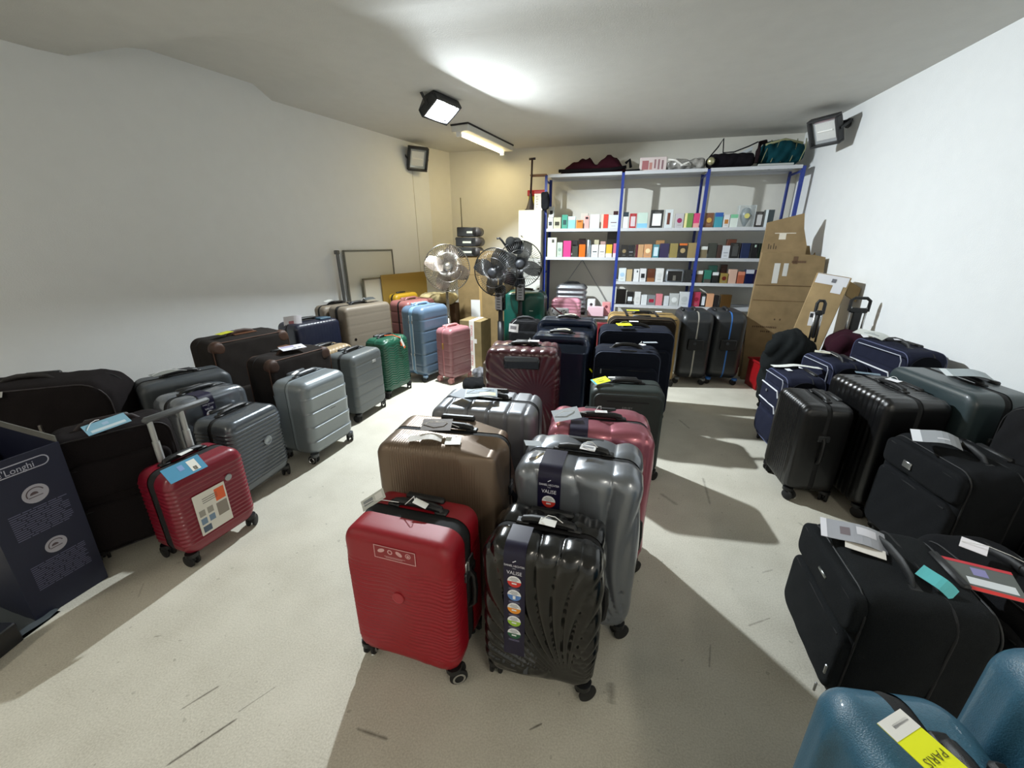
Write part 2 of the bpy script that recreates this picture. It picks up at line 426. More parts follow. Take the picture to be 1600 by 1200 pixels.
def hard_case(label, loc, rz, W, D, H, col, pat=None, q='s', rough=.38, coat=0, metal=0, zipc=ZIP, bt=.024, Rr=.055, r=.035,
              split=.5, amp=0, wh=.055, wm=RUB, hub=None, handle=True, trim=BLK, side=True, back_pat=True, tel=0, group=None,
              tilt=None, badge=None, matc=None, lock=True, wcol=None, name='hard_suitcase', cat='suitcase', grp=True, bump=.2):
    t = thing(name, label, cat, (loc[0], loc[1], 0 if len(loc) < 3 else loc[2]), rz, group)
    if tilt: t.rotation_euler = (R(tilt[0]), R(tilt[1]), R(rz))
    m = matc or mat(col, rough, metal=metal, coat=coat, bump=bump, bscale=1100)
    Hs = H - wh; Df = (D - bt) * split; Db = (D - bt) * (1 - split); nx, nz = NX[q]
    Q, F = shell(W, Hs, Df, Rr, min(r, Df * .8), pat, nx, nz)
    shell_obj('front_shell', Q, F, m, t, (0, -D / 2 + Df, wh))
    Q, F = shell(W, Hs, Db, Rr, min(r, Db * .8), pat if back_pat else None, nx if back_pat else 12, nz if back_pat else 14)
    shell_obj('back_shell', Q, F, m, t, (0, -D / 2 + Df + bt, wh), back=True)
    # zip band
    b = MB(); n = 10; ring = []; ins = .004
    for cx, cz, a0 in ((W / 2 - Rr, Hs - Rr, 0), (-W / 2 + Rr, Hs - Rr, 90), (-W / 2 + Rr, Rr, 180), (W / 2 - Rr, Rr, 270)):
        for i in range(n + 1):
            a = R(a0 + 90 * i / n); ring.append((cx + (Rr - ins) * math.cos(a), cz + wh + (Rr - ins) * math.sin(a)))
    y0 = -D / 2 + Df - .003; y1 = y0 + bt + .006; k = len(ring)
    v = [(x, y0, z) for x, z in ring] + [(x, (y0 + y1) / 2, z) for x, z in ring] + [(x, y1, z) for x, z in ring]
    v = [(x, y, z) if i // k != 1 else (x * (1 + .004 / (W / 2)), y, wh + Hs / 2 + (z - wh - Hs / 2) * (1 + .004 / (Hs / 2))) for i, (x, y, z) in enumerate(v)]
    f = []
    for s_ in (0, 1):
        for i in range(k): j = (i + 1) % k; f.append((s_ * k + i, (s_ + 1) * k + i, (s_ + 1) * k + j, s_ * k + j))
    b.add(v, f); b.build('zip_band', zipc, t, True)
    wheels(t, W, D, wh + .004, wm, hub, col=wcol or trim)
    if handle: carry_handle(t, W, H, (Df - Db) / 2 + bt * .8, min(.17, W * .48), trim)
    if side: side_handle(t, W, D, wh + Hs * .52, 1, trim)
    if lock:
        l = MB(); l.bbox(W / 2 - .004, W / 2 + .009, y0 - .012, y1 + .012, H * .66, H * .72, .003)
        l.build('lock', mat('303234', .3), t, 'auto')
    if grp: grip(t, D, H, .14, trim, tel)
    if badge:
        bx, bz, bw, bh, bc = badge; q_ = MB(); yy = -D / 2 - amp - .0005
        if bh == 0: q_.lathe([(bw, 0), (bw, .002), (bw * .8, .003), (bw * .75, .002)], 24, (bx, yy + .001, bz), (0, -1, 0))
        else: q_.bbox(bx - bw / 2, bx + bw / 2, yy - .002, yy + .001, bz - bh / 2, bz + bh / 2, .001)
        q_.build('badge', mat(bc, .3, metal=.8 if bc != '1a1a1c' else 0), t, 'auto')
    return t
def soft_case(label, loc, rz, W, D, H, col, pockets=((.06, .62, .86),), wh=.035, Rr=.06, r=.03, pipe=None, trim='141416', side_panel=None,
              logo=None, tel=0, feet='wheels', wob=.002, name='soft_suitcase', cat='suitcase', group=None, pulls=(), handle=True, tilt=None, corners=None, bulge=.008, stripes=()):
    """fabric case; pockets = (z0, z1, widthfrac) as fractions of the height"""
    t = thing(name, label, cat, (loc[0], loc[1], 0 if len(loc) < 3 else loc[2]), rz, group)
    if tilt: t.rotation_euler = (R(tilt[0]), R(tilt[1]), R(rz))
    fm = fabric(col); pm = mat(pipe or trim, .6); Hs = H - wh; pk = .022
    Db = D - pk
    Q, F = shell(W, Hs, Db, Rr, r, None, 22, 26, 10, closed=True, bulge=bulge, wob=wob)
    shell_obj('body', Q, F, fm, t, (0, D / 2, wh))
    def ring(W2, z0, z1, y, rr, nm='piping', rad=.0032, m=pm, ytop=None):
        b = MB(); n = 7; pts = []
        for cx, cz, a0 in ((W2 / 2 - rr, z1 - rr, 0), (-W2 / 2 + rr, z1 - rr, 90), (-W2 / 2 + rr, z0 + rr, 180), (W2 / 2 - rr, z0 + rr, 270)):
            for i in range(n + 1): a = R(a0 + 90 * i / n); pts.append((cx + rr * math.cos(a), y, cz + rr * math.sin(a)))
        b.tube(pts, rad, 6, closed=True, up=(0, 1, 0)); return b.build(nm, m, t, True)
    yf = -D / 2 + pk
    ring(W + .001 - r * .5, wh + r * .25, H - r * .25, yf + r * .22, Rr)
    ring(W + .002, wh, H, D / 2 - Db * .35, Rr, 'zip_line', .004, ZIP)
    ring(W + .001 - r * .5, wh + r * .25, H - r * .25, D / 2 - r * .22, Rr)
    for (a, b_, wf) in pockets:
        z0, z1 = wh + Hs * a, wh + Hs * b_; Wp = W * wf
        Q, F = shell(Wp, z1 - z0, pk + .012, min(.05, (z1 - z0) * .3), .014, None, 14, 14, 3, bulge=bulge, wob=wob * .6)
        po = shell_obj('front_pocket', Q, F, fm, t, (0, yf + .012, z0))
        s = MB(); s.tube([(-Wp * .42, yf - pk + .001, z1 - .018), (Wp * .42, yf - pk + .001, z1 - .018)], .0028, 6); s.build('pocket_zip', ZIP, po)
    for (pts_, rad, c) in stripes:
        s = MB(); s.tube([(x * W, yf - pk - .001 - bulge * (1 - (2 * x) ** 2), wh + Hs * z) for x, z in pts_], rad, 6, up=(0, 1, 0)); s.build('white_stripe', mat(c, .5), t)
    for (px, pz) in pulls:
        s = MB(); s.bbox(px * W - .004, px * W + .004, yf - pk - .010, yf - pk - .004, wh + Hs * pz - .035, wh + Hs * pz, .002); s.build('zip_pull', ALU, t)
    if handle:
        b = MB(); L = .2
        b.tube([(-L / 2, 0, H - .004), (-L / 2 + .02, 0, H + .016), (-.03, 0, H + .027), (.03, 0, H + .027), (L / 2 - .02, 0, H + .016), (L / 2, 0, H - .004)], [.012, .014, .015, .015, .014, .012], 10, up=(0, 1, 0), flat=.5)
        b.bbox(-L / 2 - .02, -L / 2 + .02, -.016, .016, H - .006, H + .003, .002); b.bbox(L / 2 - .02, L / 2 + .02, -.016, .016, H - .006, H + .003, .002)
        b.build('top_handle', mat(trim, .6), t, 'auto')
    if side_panel:
        n = 14
        for sx in (-1, 1):
            b = MB()
            X = sx * (W / 2 + .004 + bulge * .6); pts = [(X, -D * .36, wh + .01)] + [(X, D * .36 * math.cos(a) * -1, H - .10 + .085 * math.sin(a)) for a in [math.pi * i / n for i in range(n + 1)]] + [(X, D * .36, wh + .01)]
            b.add(pts + [(p[0] - sx * .006, p[1], p[2]) for p in pts], [tuple(range(len(pts)))[::sx]] + [(i, i + 1, len(pts) + i + 1, len(pts) + i)[::-sx] for i in range(len(pts) - 1)])
            b.build('side_panel', fabric(side_panel), t)
    if logo:
        lx, lz, lw, lh, lc = logo; b = MB(); yy = yf - pk - bulge
        b.bbox(lx * W - lw / 2, lx * W + lw / 2, yy - .004, yy + .004, wh + Hs * lz - lh / 2, wh + Hs * lz + lh / 2, .002)
        b.build('logo_plate', mat(lc, .3, metal=1), t, 'auto')
    if corners:
        for sx in (-1, 1):
            for zc in (H - .098, wh - .002):
                Qc, Fc = shell(.10, .10, .05, .048, .028, None, 10, 10, 3)
                Qc = Qc + np.array([sx * (W / 2 - .048), yf + .047, zc]); shell_obj('leather_corner', Qc, Fc, mat(corners, .55, bump=.5, bscale=300), t)
    if feet == 'wheels': wheels(t, W, D, wh + .012, RUB, None, offs=.045)
    elif feet == 'two':
        for sx in (-1, 1):
            b = MB(); b.cyl((sx * (W / 2 - .03) - .012, D / 2 - .02, .03), (sx * (W / 2 - .03) + .012, D / 2 - .02, .03), .03, 18); b.build('wheel', RUB, t, 'auto')
            b = MB(); b.bbox(sx * (W / 2 - .06) - .01, sx * (W / 2 - .06) + .01, -D / 2 + .03, -D / 2 + .05, 0, wh + .01, .004); b.build('foot', BLK, t)
    grip(t, D, H, .15, BLK, tel)
    return t
# ---------------------------------------------------------------- the room
SCUFF = [(-1.096,.442,-1.0,.596,.005,.95),(-1.197,.565,-1.141,.657,.004,.8),(-1.02,.60,-.96,.70,.0025,.6),(-.641,.653,-.528,.651,.006,.7),(-.14,.772,-.103,.80,.004,.9),(.095,.974,.096,.90,.016,.45),
 (.44,1.197,.416,1.097,.004,.5),(.599,3.246,.661,3.076,.010,.5),(.625,2.368,.61,2.068,.009,.45),(.689,1.367,.59,1.306,.004,.5),(.726,1.606,.782,1.638,.005,.4),(.349,2.126,.44,2.025,.014,.4),(-1.774,.849,-1.837,.917,.004,.3),(-1.533,.735,-1.511,.746,.004,.4),(1.015,2.03,1.112,1.885,.010,.35),(-.821,1.023,-.796,1.075,.004,.4)]
def floor_mat():
    m = bpy.data.materials.new('vinyl_floor'); m.use_nodes = True; nt = m.node_tree; N = nt.nodes; L = nt.links; b = N['Principled BSDF']
    b.inputs['Roughness'].default_value = .62; b.inputs['Specular IOR Level'].default_value = .3
    g = N.new('ShaderNodeNewGeometry')
    def noise(sc, det, vec=None):
        n = N.new('ShaderNodeTexNoise'); n.inputs['Scale'].default_value = sc; n.inputs['Detail'].default_value = det; L.new(vec or g.outputs['Position'], n.inputs['Vector']); return n.outputs['Fac']
    def mth(op, a, bb=None, cc=None, clamp=False):
        n = N.new('ShaderNodeMath'); n.operation = op; n.use_clamp = clamp
        for i, q in enumerate((a, bb, cc)):
            if q is None: continue
            if isinstance(q, (int, float)): n.inputs[i].default_value = q
            else: L.new(q, n.inputs[i])
        return n.outputs[0]
    r = N.new('ShaderNodeValToRGB'); e = r.color_ramp.elements
    e[0].position = .32; e[0].color = lin('afaa9b'); e[1].position = .62; e[1].color = lin('cbc7b9')
    x = e.new(.5); x.color = lin('c1bdaf')
    f = mth('ADD', mth('MULTIPLY', noise(190, 3), .62), mth('MULTIPLY', noise(5, 4), .38)); L.new(f, r.inputs[0])
    wn = noise(28, 3); wn2 = noise(260, 2)
    sp = N.new('ShaderNodeSeparateXYZ'); L.new(g.outputs['Position'], sp.inputs[0]); X, Y = sp.outputs[0], sp.outputs[1]
    tot = None
    for (x0, y0, x1, y1, w, s) in SCUFF:
        dx, dy = x1 - x0, y1 - y0; l2 = dx * dx + dy * dy; l = math.sqrt(l2)
        u = mth('ADD', mth('MULTIPLY', mth('SUBTRACT', X, x0), dx / l2), mth('MULTIPLY', mth('SUBTRACT', Y, y0), dy / l2))
        c = mth('MULTIPLY', mth('ABSOLUTE', mth('ADD', mth('MULTIPLY', mth('SUBTRACT', X, x0), dy / l), mth('MULTIPLY', mth('SUBTRACT', Y, y0), -dx / l))), 1 / w)
        a1 = mth('SUBTRACT', 1, mth('ABSOLUTE', mth('MULTIPLY', mth('SUBTRACT', u, .5), 2)), clamp=True)
        k = mth('MULTIPLY', mth('SUBTRACT', mth('MULTIPLY', mth('MINIMUM', mth('MULTIPLY', a1, 6), 1), mth('ADD', .4, wn)), mth('MULTIPLY', c, .8), clamp=True), s * 1.1, clamp=True)
        tot = k if tot is None else mth('MAXIMUM', tot, k)
    sp2 = mth('MULTIPLY', mth('GREATER_THAN', noise(34, 1), .75), .25)
    tot = mth('MAXIMUM', tot, sp2)
    mx = N.new('ShaderNodeMix'); mx.data_type = 'RGBA'; L.new(tot, mx.inputs['Factor']); L.new(r.outputs[0], mx.inputs['A']); mx.inputs['B'].default_value = lin('4a4338')
    L.new(mx.outputs['Result'], b.inputs['Base Color'])
    bp = N.new('ShaderNodeBump'); bp.inputs['Strength'].default_value = .12; bp.inputs['Distance'].default_value = .0005; L.new(wn2, bp.inputs['Height']); L.new(bp.outputs[0], b.inputs['Normal'])
    return m
WALL = mat('e2e4e4', .9, bump=.35, bscale=160, var=.012, spec=.15)
WALLB = mat('dedcd2', .9, bump=.35, bscale=160, var=.015, spec=.15)
CEIL = mat('d2d1cc', .92, bump=.45, bscale=120, var=.02, spec=.1)
LWX = lambda y: -2.95 + .263 * (y - 3.37)
RWX = lambda y: 1.91 - .043 * (y - 5.70)
YB, YF = 5.70, -2.2
b = MB(); b.box(-4.8, 2.8, YF - .2, 6.2, -.1, 0); struct('floor', b, floor_mat())
b = MB(); ny, nx_ = 60, 40; vs = []; fs = []
for i in range(ny + 1):
    y = YF - .1 + (5.95 - YF) * i / ny
    for j in range(nx_ + 1):
        x = -4.7 + 7.2 * j / nx_
        kx = min(1, max(0, (-1.9 - x) / .8)); kx = kx * kx * (3 - 2 * kx)
        z = 2.5
        if 2.52 < y < 3.34: z = 2.5 + .08 * kx
        if y < 2.52: z = 2.5 + .08 * kx - min(1, (2.52 - y) / .36) * (.06 + .12 * kx)
        vs.append((x, y, z))
for i in range(ny):
    for j in range(nx_):
        a = i * (nx_ + 1) + j; fs.append((a, a + nx_ + 1, a + nx_ + 2, a + 1))
n = len(vs); vs += [(x, y, 2.85) for x, y, z in vs]
top = [tuple(i + n for i in q[::-1]) for q in fs]
b.add(vs, fs + [top[0]] if False else fs + top); struct('ceiling', b, CEIL, 'auto')
def wallseg(name, p, q, out, m=WALL):
    b = MB(); (x0, y0), (x1, y1) = p, q; dx, dy = out
    v = [(x0, y0, -.02), (x1, y1, -.02), (x1 + dx, y1 + dy, -.02), (x0 + dx, y0 + dy, -.02)]; v += [(a, c, 2.84) for a, c, _ in v]
    b.add(v, [(0, 3, 2, 1), (4, 5, 6, 7), (0, 1, 5, 4), (1, 2, 6, 5), (2, 3, 7, 6), (3, 0, 4, 7)]); return struct(name, b, m)
wallseg('wall_left', (LWX(YF), YF), (-2.43, 5.35), (-.15, .02))
wallseg('wall_left_corner', (-2.43, 5.35), (-2.27, YB + .01), (-.2, .05), WALLB)
wallseg('wall_back', (-2.6, YB), (2.1, YB), (0, .15), WALLB)
wallseg('wall_right', (RWX(YB + .1), YB + .1), (RWX(YF), YF), (.15, 0))
wallseg('wall_front', (-4.7, YF), (2.5, YF), (0, -.15))

# ---------------------------------------------------------------- lamps
def floodlight(label, loc, az, tiltd, lit=False, w=.27, h=.21, arm=None):
    """loc = centre of the glass; az = heading of the beam from +X, tilt below the horizon"""
    t = thing('floodlight', label, 'floodlight', loc)
    # local: beam along -Y
    t.rotation_euler = (R(tiltd), 0, R(az + 90)); dk = plast('2b2c2e', .5)
    b = MB()
    for (x0, x1, z0, z1) in ((-w / 2 - .02, w / 2 + .02, h / 2, h / 2 + .02), (-w / 2 - .02, w / 2 + .02, -h / 2 - .02, -h / 2), (-w / 2 - .02, -w / 2, -h / 2, h / 2), (w / 2, w / 2 + .02, -h / 2, h / 2)):
        b.bbox(x0, x1, -.036, .03, z0, z1, .004)
    b.build('bezel', dk, t, 'auto')
    b = MB(); v = []
    for (sx, sz, y) in ((1, 1, .03), (.62, .5, .11)):
        for (a, c) in ((-1, -1), (1, -1), (1, 1), (-1, 1)): v.append((a * (w / 2 + .018) * sx, y, c * (h / 2 + .018) * sz))
    b.add(v, [(0, 1, 5, 4), (1, 2, 6, 5), (2, 3, 7, 6), (3, 0, 4, 7), (4, 5, 6, 7), (3, 2, 1, 0)])
    for i in range(6): b.box(-w * .28, w * .28, .10, .125, -h * .22 + i * .016, -h * .22 + i * .016 + .005)
    b.build('housing', dk, t)
    b = MB(); b.box(-w / 2, w / 2, .004, .010, -h / 2, h / 2)
    b.build('glass', mat('f4f8ff', .3, emit=14) if lit else mat('c9cfd2', .12, metal=.35, coat=1), t)
    if not lit:
        q = MB(); q.box(-w * .38, w * .38, .0005, .0035, -h * .36, h * .36); q.build('reflector', mat('e2e4e2', .35, metal=.2, bump=1, bscale=60), t)
        q = MB(); q.cyl((-w * .3, -.001, 0), (w * .3, -.001, 0), .006, 8); q.build('lamp_rod', mat('f2f2ee', .3), t)
    q = MB()
    for s in (-1, 1): q.bbox(s * (w / 2 + .028) - .003, s * (w / 2 + .028) + .003, -.012, .14, -.012, .012, .002)
    q.bbox(-w / 2 - .03, w / 2 + .03, .135, .142, -.012, .012, .002)
    q.build('bracket', dk, t, 'auto')
    if arm:
        M = t.rotation_euler.to_matrix().to_4x4(); M.translation = Vector(loc); a = Vector((0, .14, 0)); e = M.inverted() @ Vector(arm)
        q = MB(); q.tube([a, e], .014, 10); q.lathe([(.04, 0), (.04, .012)], 16, e, (a - e).normalized()); q.build('wall_arm', dk, t, 'auto')
    if lit:
        l = area('floodlight_beam', (0, -.002, 0), (R(-90), 0, 0), w * .34, h * .22, FLOOD_POWER, (.87, .95, 1.0)); l.parent = t
    return t
floodlight('lit floodlight glowing white, hung under the ceiling', FLOOD_P, FLOOD_AZ, FLOOD_TILT, True, arm=(-1.66, 3.72, 2.498), w=.27, h=.17)
floodlight('unlit dark floodlight high on the left wall', (-2.40, 5.00, 2.31), -45, 28, arm=(-2.505, 5.05, 2.38), w=.2, h=.22)
floodlight('unlit dark floodlight high on the right wall', (1.735, 4.72, 2.31), 215, 30, arm=(1.94, 4.80, 2.38), w=.22, h=.2)
def tubelight(label, x, y0, y1, pw, col, rz=0, wd=.03):
    t = thing('fluorescent_fixture', label, 'ceiling light', (x, (y0 + y1) / 2, 2.5), rz); L = (y1 - y0) / 2
    b = MB(); b.bbox(-.10, .10, -L, L, -.07, -.012, .006); b.build('housing', mat('dcdcd6', .5), t, 'auto')
    b = MB(); b.bbox(-.106, .106, -L - .006, L + .006, -.014, 0, .002); b.build('mounting_plate', mat('2a2a2a', .6), t)
    b = MB(); b.cyl((-.03, -L + .05, -.085), (-.03, L - .05, -.085), .013, 12); b.build('tube', mat(col, .4, emit=16), t, True)
    for s in (-1, 1): b = MB(); b.box(-.055, -.005, s * (L - .035) - .015, s * (L - .035) + .015, -.11, -.06); b.build('end_cap', WHT, t)
    if pw:
        c = lin(col)[:3]; l = area('fluorescent_glow', (-.03, 0, -.102), (0, 0, 0), wd, 2 * L - .1, pw, c); l.parent = t
    return t
tubelight('lit fluorescent ceiling fixture beside the bright floodlight', -1.54, 4.42, 5.50, TUBE_POWER, 'ffe8ac', -11)
# two added fill lights behind the camera, unseen, brighten the shadows
tubelight('added fill light shaped as a tube fixture, unseen behind the camera on the left', -2.9, -1.95, -.55, FILL_POWER, 'fff6e6', 0, .16)
tubelight('added fill light shaped as a tube fixture, unseen behind the camera on the right', 1.5, -1.95, -.55, FILL_POWER, 'fff6e6', 0, .16)
b = MB(); b.tube([(-2.508, 5.05, 2.2), (-2.503, 5.06, 1.6), (-2.50, 5.07, 1.0), (-2.505, 5.05, .3)], .003, 6)
tag(b.build('power_cable', mat('c9c6b8', .6), None, True), 'thin pale cable running down the left wall under the floodlight', 'cable')

# ---------------------------------------------------------------- shelving
BLUE = mat('22388c', .42, bump=.1, bscale=300); SHG = mat('c9ccd0', .45)
t = thing('shelving_unit', 'blue and grey metal shelving unit along the back wall', 'shelving', (.475, 5.45, 0))
PX = [-.88, .005, .905, 1.815]; Yf, Yr = 5.25, 5.63
def L_(x, y): return x - .475, y - 5.45
for i, x in enumerate(PX):
    for y in (Yf, Yr):
        a, c = L_(x, y); b = MB(); s = 1 if y == Yf else -1
        b.box(a - .016, a + .016, c - .002 * 1, c + .002, 0, 2.115); b.box(a - .016, a - .012, c, c + s * .035, 0, 2.115)
        b.build('post', BLUE, t)
    a, c0 = L_(x, Yf); _, c1 = L_(x, Yr)
    for z in (.12, 1.0, 2.07): b = MB(); b.box(a - .014, a - .009, c0, c1, z - .012, z + .012); b.build('side_rail', BLUE, t)
for z, i0, i1 in ((2.11, 0, 3), (1.51, 0, 3), (1.18, 0, 3), (.90, 1, 3), (.62, 1, 3), (.46, 0, 1)):
    for i in range(i0, i1):
        a, c0 = L_(PX[i] + .017, Yf); a1, c1 = L_(PX[i + 1] - .017, Yr); b = MB()
        b.box(a, a1, c0 + .004, c1 - .003, z + .010, z + .016); b.box(a, a1, c0 - .001, c0 + .004, z - .018, z + .016); b.box(a, a1, c1 - .008, c1 - .003, z - .018, z + .016)
        b.build('shelf_board', SHG, t)
b = MB(); a, c = L_(-.86, Yr + .01); a1, _ = L_(-.01, Yr)
b.tube([(a, c, .5), ((a + a1) / 2, c, 1.15)], .004, 4); b.tube([((a + a1) / 2, c, 1.15), (a1, c, .5)], .004, 4); b.build('cross_brace', mat('9a9ca0', .4, metal=.8), t)
b = MB(); b.bbox(-1.08, -.88, 5.26, 5.34, 2.115, 2.135, .003)
tag(b.build('wooden_plank', mat('8a6a52', .7), None), 'short brown plank sticking out left of the top shelf board', 'plank')
# white cabinet left of the shelving
t = thing('tall_cabinet', 'tall white cabinet with a door above three drawers', 'cabinet', (-1.045, 5.42, 0))
b = MB(); b.bbox(-.15, .135, -.25, .2, 0, 1.735, .003); b.build('body', mat('cfccb8', .55), t)
b = MB(); b.bbox(-.148, .133, -.268, -.252, 1.185, 1.73, .003); d = b.build('door', mat('d0cdb9', .5), t)
b = MB(); b.tube([(-.115, -.27, 1.45), (-.115, -.287, 1.448), (-.095, -.29, 1.44)], .005, 8); b.build('door_handle', CHR, d, True)
for z0, z1 in ((1.055, 1.18), (.93, 1.05), (.66, .925), (.05, .655)):
    b = MB(); b.bbox(-.148, .133, -.268, -.252, z0, z1, .003); d = b.build('drawer', mat('cfcfc6', .5), t)
    b = MB(); b.lathe([(.008, 0), (.012, .012), (.009, .016)], 12, (.115, -.268, (z0 + z1) / 2 + .02), (0, -1, 0)); b.build('knob', mat('6a6a66', .4), d, True)
# on the cabinet
t = thing('floor_pump', 'black T-handled pump standing on the white cabinet', 'pump', (-1.065, 5.25, 1.735))
b = MB(); b.lathe([(.075, 0), (.075, .01), (.055, .02), (.030, .10), (.018, .16), (.014, .19)], 20); b.build('base', mat('1a0f12', .6), t, True)
b = MB(); b.cyl((0, 0, .16), (.012, 0, .56), .012, 12); b.build('shaft', mat('2a1418', .6), t, True)
b = MB(); b.tube([(-.025, 0, .56), (.05, 0, .562)], .013, 10); b.build('handle', mat('1a0f12', .6), t, True)
t = thing('bucket_box', 'yellow carton with a red lid on the white cabinet', 'box', (-1.02, 5.38, 1.735))
b = MB(); b.bbox(-.09, .09, -.06, .06, 0, .17, .004); b.build('carton', card('cfc03a'), t)
for i in range(3):
    b = MB(); b.box(-.07 + i * .055, -.05 + i * .055, -.0615, -.0602, .005, .165); b.build('printed_stripe', mat('7a8a30', .6), t)
b = MB(); b.bbox(-.1, .12, -.07, .07, .17, .235, .006); b.build('lid', mat('b01c22', .5), t)
t = thing('white_carton', 'small off-white carton beside the pump on the cabinet', 'box', (-.955, 5.24, 1.735))
b = MB(); b.bbox(-.055, .055, -.045, .045, 0, .18, .003); b.build('carton', card('dcd6c8'), t)
b = MB()
for i in range(5): b.box(-.035, -.015 + .01 * (i % 2), -.0465, -.0455, .03 + i * .028, .042 + i * .028)
b.build('print', mat('a8a090', .7), t)
t = thing('dark_pouch', 'black bag slumped on the white cabinet against the blue post', 'bag', (-.878, 5.19, 1.735))
Q, F = shell(.09, .2, .08, .03, .02, None, 10, 14, 6, closed=True, bulge=.004, wob=.006); shell_obj('body', Q, F, fabric('202226'), t, (0, .04, 0))

